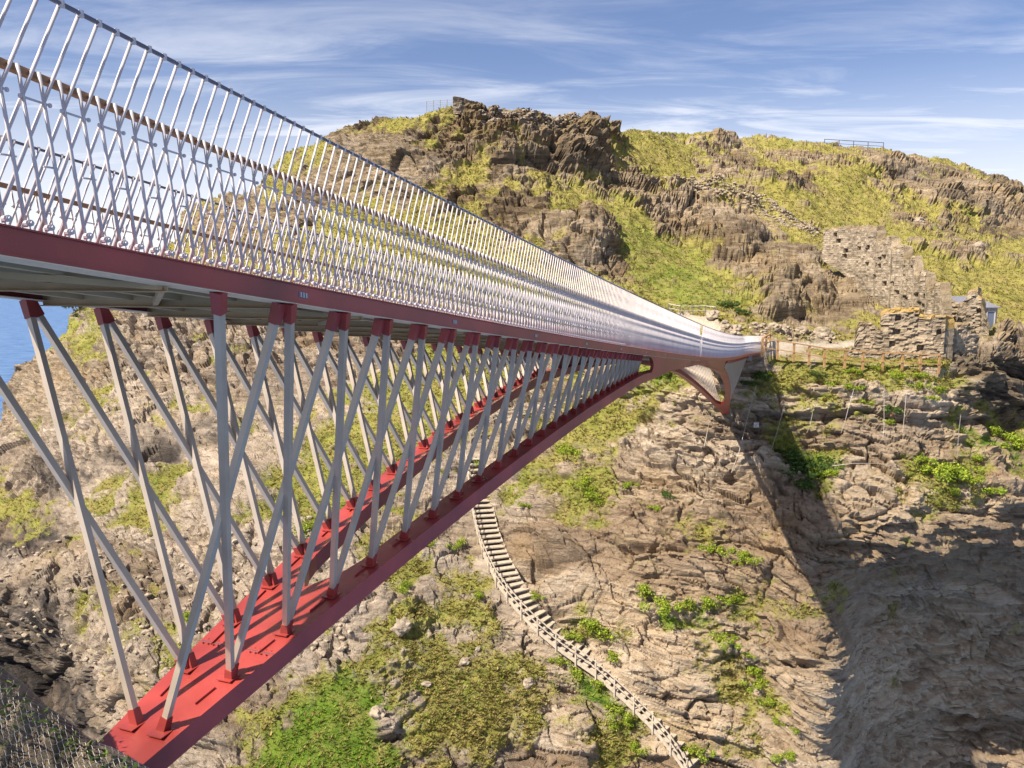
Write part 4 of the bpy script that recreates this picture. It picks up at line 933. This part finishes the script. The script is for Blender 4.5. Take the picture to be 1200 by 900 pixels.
# ------------------------------------------------------------------ rock-fall cables on the cliff
CB = [([(886,452),(876,490),(866,530),(854,562)],'first cable right of the abutment slanting down the pale cliff'),([(919,476),(911,505),(903,530),(897,548)],'short cable crossing the bridge shadow below the landing'),([(959,466),(953,480),(949,500),(944,510)],'cable hanging left of the smooth grey rock face'),
 ([(1001,455),(995,475),(990,495),(984,512)],'cable on the grey rock face below the middle of the fence'),([(1036,450),(1036,475),(1036,500),(1034,518)],'near vertical cable under the right half of the fence'),([(1062,462),(1060,485),(1057,515)],'cable left of the rounded grey buttress'),
 ([(1126,486),(1123,510),(1122,541)],'bright cable on the right side of the rounded buttress'),([(975,546),(1000,543),(1030,543),(1058,549)],'level cable strung across the foot of the grey face'),([(838,470),(830,500),(824,530)],'cable left of the abutment on the pale strata')]
for pts, lab in CB:
    mb = MB(); P = []
    for a, b in zip(pts, pts[1:]):
        for q in np.linspace(0, 1, 5)[:-1]: P.append(base_pt(a[0]+(b[0]-a[0])*q, a[1]+(b[1]-a[1])*q, -1.3))
    mb.tube(P, 0.018, 6); tag(mb.build('rockfall_cable', CABLE), lab, 'cable', 'cables holding the rock netting')
mb = MB(); pc = surf(886, 498, 0.45); mb.box(pc, (0.22, 0, 0), (0, 0.06, 0), (0, 0, 0.22)); mb.tube([pc, pc + Vector((0, -0.3, 0))], 0.12, 8)
tag(mb.build('anchor_plate', CONC), 'square white anchor plate bolted to the shaded cliff', 'plate')

# ------------------------------------------------------------------ plants
def leaf_cloud(n, r, flat, leaf, seed):
    rg = np.random.default_rng(seed); nl = 9
    cs = rg.normal(size=(nl, 3))*np.array([0.5, 0.4, 0.25*flat])*r; cs[:, 2] = np.abs(cs[:, 2]) + 0.12*r; rr = rg.uniform(0.28, 0.5, nl)*r
    k = rg.integers(0, nl, n); d = rg.normal(size=(n, 3)); d /= np.linalg.norm(d, axis=1, keepdims=True)
    c = cs[k] + d*(rr[k]*rg.uniform(0.55, 1.05, n))[:, None]*np.array([1, 1, 0.8]); c[:, 2] = np.maximum(c[:, 2], -0.25*r)
    a = rg.normal(size=(n, 3)); a /= np.linalg.norm(a, axis=1, keepdims=True); b = np.cross(a, d + 0.5*rg.normal(size=(n, 3))); b /= np.maximum(np.linalg.norm(b, axis=1, keepdims=True), 1e-6)
    s_ = leaf*rg.uniform(0.6, 1.4, n)[:, None]
    V = np.stack([c - a*s_, c - b*s_*.55, c + a*s_, c + b*s_*.55], 1).reshape(-1, 3); F = np.arange(4*n).reshape(n, 4); return V, F
def shrub_proto(mat, seed, n=1100, leaf=0.075, flat=0.8):
    V, F = leaf_cloud(n, 1.0, flat, leaf, seed); me = fast_mesh('leaves', V, F, mat, smooth=False); m = me.data; bpy.data.objects.remove(me); return m
SHR = [shrub_proto(BUSH, 3), shrub_proto(BUSH, 4), shrub_proto(BUSH, 8, flat=0.5), shrub_proto(BUSHD, 5), shrub_proto(BUSHD, 6, flat=0.5)]
stem_mb = MB(); 
for a in np.linspace(0, 5.2, 6): stem_mb.tube([(0, 0, -0.4), (0.2*math.cos(a), 0.2*math.sin(a), 0.05), (0.5*math.cos(a), 0.5*math.sin(a), 0.4)], 0.03, 5, 0.012)
_s = stem_mb.build('stems', WOODR); STEMM = _s.data; bpy.data.objects.remove(_s)
SHRUBS = [(920,538,1.5,3),(940,556,2.0,3),(958,548,1.7,3),(935,575,1.3,4),(975,565,1.0,1),(1095,551,1.5,0),(1113,557,1.7,1),(1132,549,1.4,0),(1120,578,0.9,1),(1145,562,0.9,2),(1165,573,1.1,2),(1080,533,0.8,0),(1150,535,0.9,1),
 (975,447,0.85,0),(997,455,0.8,1),(1013,470,0.85,0),(1047,482,1.0,3),(1043,495,0.7,1),(1075,455,0.8,0),(1098,460,0.85,1),(1050,440,0.8,0),(1030,432,0.7,2),(1000,434,0.7,2),(1076,440,0.7,2),(1090,470,0.6,2),(958,437,0.7,4),
 (893,443,1.0,3),(880,450,0.8,4),(906,436,0.7,1),(752,442,1.0,1),(766,438,1.2,0),(780,437,1.1,0),(662,527,1.2,0),(686,566,1.0,0),(706,589,0.8,2),(733,566,0.7,0),(692,578,1.1,1),(783,580,0.7,4),(768,596,0.6,2),
 (836,648,0.9,0),(876,658,0.9,1),(867,661,0.6,2),(758,700,1.3,1),(778,710,1.3,0),(805,714,1.2,0),(830,712,1.2,1),(855,704,0.9,2),(690,738,1.3,1),(706,745,1.2,0),(672,745,0.8,2),(722,770,0.9,2),(845,752,0.9,0),(860,745,0.6,2),(884,790,1.0,1),(893,803,0.9,0),(880,768,0.5,2),(906,825,0.8,0),(912,846,0.6,1),(813,882,0.8,0),(930,890,0.8,1),(937,856,0.5,2),
 (625,696,0.6,0),(476,694,0.8,1),(540,640,0.8,0),(560,700,0.7,1),(716,830,1.0,0),(700,806,0.9,1),(676,790,0.9,0),(735,850,0.9,1),(655,775,0.8,0),(745,878,0.7,1),
 (360,620,1.3,0),(352,640,0.9,1),(222,725,0.8,1),(500,640,0.8,2),(520,560,0.7,0),(620,600,0.6,2),(90,362,2.0,3),(98,352,1.6,4),(560,545,0.7,0),(1180,515,1.2,2),(1195,525,1.3,0),(1165,508,1.0,1),(870,362,0.9,3),(855,352,1.1,3),(1095,425,0.5,2)]
KIND = ['bright green rounded shrub','yellowish green bushy shrub','low spreading green shrub','dark green dense shrub','dark green low shrub']
def where(px, py):
    if px > 1075 and py < 600: side = 'low on the right cliff' if py > 490 else 'under the right fence end'
    elif 890 <= px <= 990 and 500 < py < 600: side = 'in the bridge shadow'
    elif px > 940 and py < 500: side = 'on the ledge under the fence'
    elif px >= 850 and py < 480: side = 'beside the bridge landing'
    elif 740 <= px <= 800 and py < 460: side = 'under the bridge midspan'
    elif px < 130 and py < 400: side = 'on the seaward crag'
    elif px >= 640 and py < 610: side = 'on the netted cliff'
    elif px >= 730 and py < 730: side = 'on the green ledge'
    elif px >= 800: side = 'on the lower pale cliff'
    elif px >= 540 and py > 590: side = 'beside the timber stairs'
    else: side = 'on the slope behind the truss'
    return side
cnt_ = {}
for (px, py, r, k) in SHRUBS:
    cnt_.setdefault((k, where(px, py)), []).append((px, py, r))
ORD = ['leftmost','second from left','third from left','fourth from left','fifth from left','sixth from left','seventh from left','eighth from left','ninth from left']
for (px, py, r, k) in SHRUBS:
    p = surf(px, py, r*0.05); e = bpy.data.objects.new('cliff_shrub', None); C.objects.link(e); e.location = p; e.empty_display_size = .3
    fam = sorted(cnt_[(k, where(px, py))]); lab = KIND[k] + ' ' + where(px, py)
    if len(fam) > 1: lab = KIND[k] + ', ' + ORD[min(8, fam.index((px, py, r)))] + ' of its kind ' + where(px, py)
    tag(e, lab, 'shrub', 'shrubs growing on the cliffs')
    az = rng.uniform(0, 6.28)
    for nm, me in (('leaves', SHR[k]), ('stems', STEMM)):
        o = bpy.data.objects.new(nm, me); C.objects.link(o); o.parent = e; o.scale = (r, r, r*rng.uniform(.75, 1.0)); o.rotation_euler = (0, 0, az)
# grass: tufts over the green parts of the ground
def tufts(n, mat, name, prob, size, seed):
    rg = np.random.default_rng(seed); J = rg.integers(1, shp[0]-1, n*6); I = rg.integers(1, nx-1, n*6)
    ok = keep[J, I] & (rg.uniform(size=n*6) < prob[J, I]); J, I = J[ok][:n], I[ok][:n]; n = len(J)
    base = np.stack([TX[J, I], TY[J, I], TZ[J, I]], -1) + rg.normal(size=(n, 3))*0.05
    nbld = 5; V = np.zeros((n, nbld, 3, 3)); s_ = size*rg.uniform(0.5, 1.4, n)
    for b_ in range(nbld):
        a = rg.uniform(0, 6.28, n); le = rg.uniform(0.4, 1.1, n); d = np.stack([np.cos(a), np.sin(a), np.zeros(n)], -1); sd_ = np.stack([-np.sin(a), np.cos(a), np.zeros(n)], -1)
        V[:, b_, 0] = base - sd_*(s_*0.16)[:, None] - [0, 0, 0.05]; V[:, b_, 1] = base + sd_*(s_*0.16)[:, None] - [0, 0, 0.05]
        V[:, b_, 2] = base + d*(s_*le)[:, None] + np.stack([s_*0, s_*0, s_*rg.uniform(0.25, 0.7, n)], -1)
    o = fast_mesh(name, V.reshape(-1, 3), np.arange(n*nbld*3).reshape(-1, 3), mat, smooth=False); return tag(o, kind='stuff')
gpr = np.clip((G_-0.36)*2.6, 0, 1)**1.5
tufts(85000, GRASSM, 'grass', gpr*(1-0.85*lush), 0.27, 1)
tufts(26000, GREENM, 'green_grass', gpr*np.clip(lush*1.4-0.15, 0, 1), 0.25, 2)

# ------------------------------------------------------------------ near bank with wire netting, bottom left
def bank_pt(u, v):
    """u along the crest (0..1), v from the crest down towards the viewer"""
    px = -140 + 330*u; py = np.interp(px, [-140, 0, 40, 90, 140, 200], [700, 795, 832, 868, 893, 925])
    Yc = 7.1 + 0.2*u; a, b = ray(px, py)
    return np.array([a*Yc + 0.25*v, Yc - 1.5*v, b*Yc - 1.05*v - 0.55*v*v])
nu, nv = 150, 80
Ug, Vg = np.meshgrid(np.linspace(0, 1, nu), np.linspace(-0.35, 1, nv))
BP = np.stack([bank_pt(u, max(v, 0)) for u, v in zip(Ug.ravel(), Vg.ravel())]).reshape(nv, nu, 3)
neg = np.minimum(Vg, 0)
BP[..., 1] += -neg*2.2; BP[..., 2] += neg*4.0 * np.abs(neg)**0.5
nb_ = 0.10*fbm(BP[...,0]*2.2, BP[...,1]*2.2, BP[...,2]*2.2, 5, 301) + 0.05*facets(BP[...,0]*4, BP[...,1]*4, BP[...,2]*4, 311)[0]
BP[..., 2] += nb_; BP[..., 1] -= nb_*0.5
Ib = np.arange(nu*nv).reshape(nv, nu)
Fb = np.stack([Ib[:-1,:-1].ravel(), Ib[:-1,1:].ravel(), Ib[1:,1:].ravel(), Ib[1:,:-1].ravel()], -1)
z0 = np.zeros(nu*nv)
tag(fast_mesh('near_bank', BP.reshape(-1, 3), Fb, GROUND, dict(bed=z0+0.5, grass=z0+0.25+0.5*fbm(BP[...,0].ravel()*1.5, BP[...,1].ravel()*1.5, BP[...,2].ravel(), 3, 5), zone_brown=z0+0.2, zone_grey=z0+0.6, dark_rock_and_shade=z0, lush=z0+0.6, path=z0), smooth=True), kind='structure')
# hexagonal wire net draped over it
def netp(a, b):
    j = b*(nv-1); i = a*(nu-1); i0 = int(min(max(i, 0), nu-2)); j0 = int(min(max(j, 0), nv-2)); fi, fj = i-i0, j-j0
    p = BP[j0, i0]*(1-fi)*(1-fj) + BP[j0, i0+1]*fi*(1-fj) + BP[j0+1, i0]*(1-fi)*fj + BP[j0+1, i0+1]*fi*fj
    return Vector(p) + Vector((0.1, -0.5, 0.85))*0.035
mb = MB(); na, nbn = 42, 40
for i in range(na):
    for j in range(nbn):
        a0 = (i + (0.5 if j % 2 else 0))/na; b0 = 0.14 + j/nbn*0.86; st_ = 0.86/nbn
        if a0 > 0.97 or b0 > 0.96: continue
        mid = netp(a0, b0 + st_*0.30); mb.tube([netp(a0, b0), mid], 0.0022, 4)
        for sx in (-0.5, 0.5):
            aa = a0 + sx/na
            if 0 <= aa <= 0.99 and b0+st_ < 0.99: mb.tube([mid, netp(aa, b0 + st_)], 0.0018, 4)
tag(mb.build('wire_netting', WIRE), 'hexagonal wire netting draped over the near bank', 'netting')
# weeds under the net
nwd = 1500; rg = np.random.default_rng(99)
ii = rg.integers(0, nu, nwd*3); jj = rg.integers(int(nv*.25), nv, nwd*3); pr = fbm(BP[jj, ii, 0]*1.6, BP[jj, ii, 1]*1.6, BP[jj, ii, 2]*0, 3, 401) > 0.02; ii, jj = ii[pr][:nwd], jj[pr][:nwd]
c = BP[jj, ii] + rg.normal(size=(len(ii), 3))*0.03 + [0, 0, 0.02]; a = rg.normal(size=(len(ii), 3)); a[:, 2] = np.abs(a[:, 2])*.8; a /= np.linalg.norm(a, axis=1, keepdims=True); b = np.cross(a, rg.normal(size=a.shape)); b /= np.linalg.norm(b, axis=1, keepdims=True)
s_ = rg.uniform(0.02, 0.055, len(ii))[:, None]
tag(fast_mesh('weeds', np.stack([c, c+a*s_-b*s_*.35, c+a*s_*2, c+a*s_+b*s_*.35], 1).reshape(-1, 3), np.arange(4*len(ii)).reshape(-1, 4), BUSHD, smooth=False), kind='stuff')
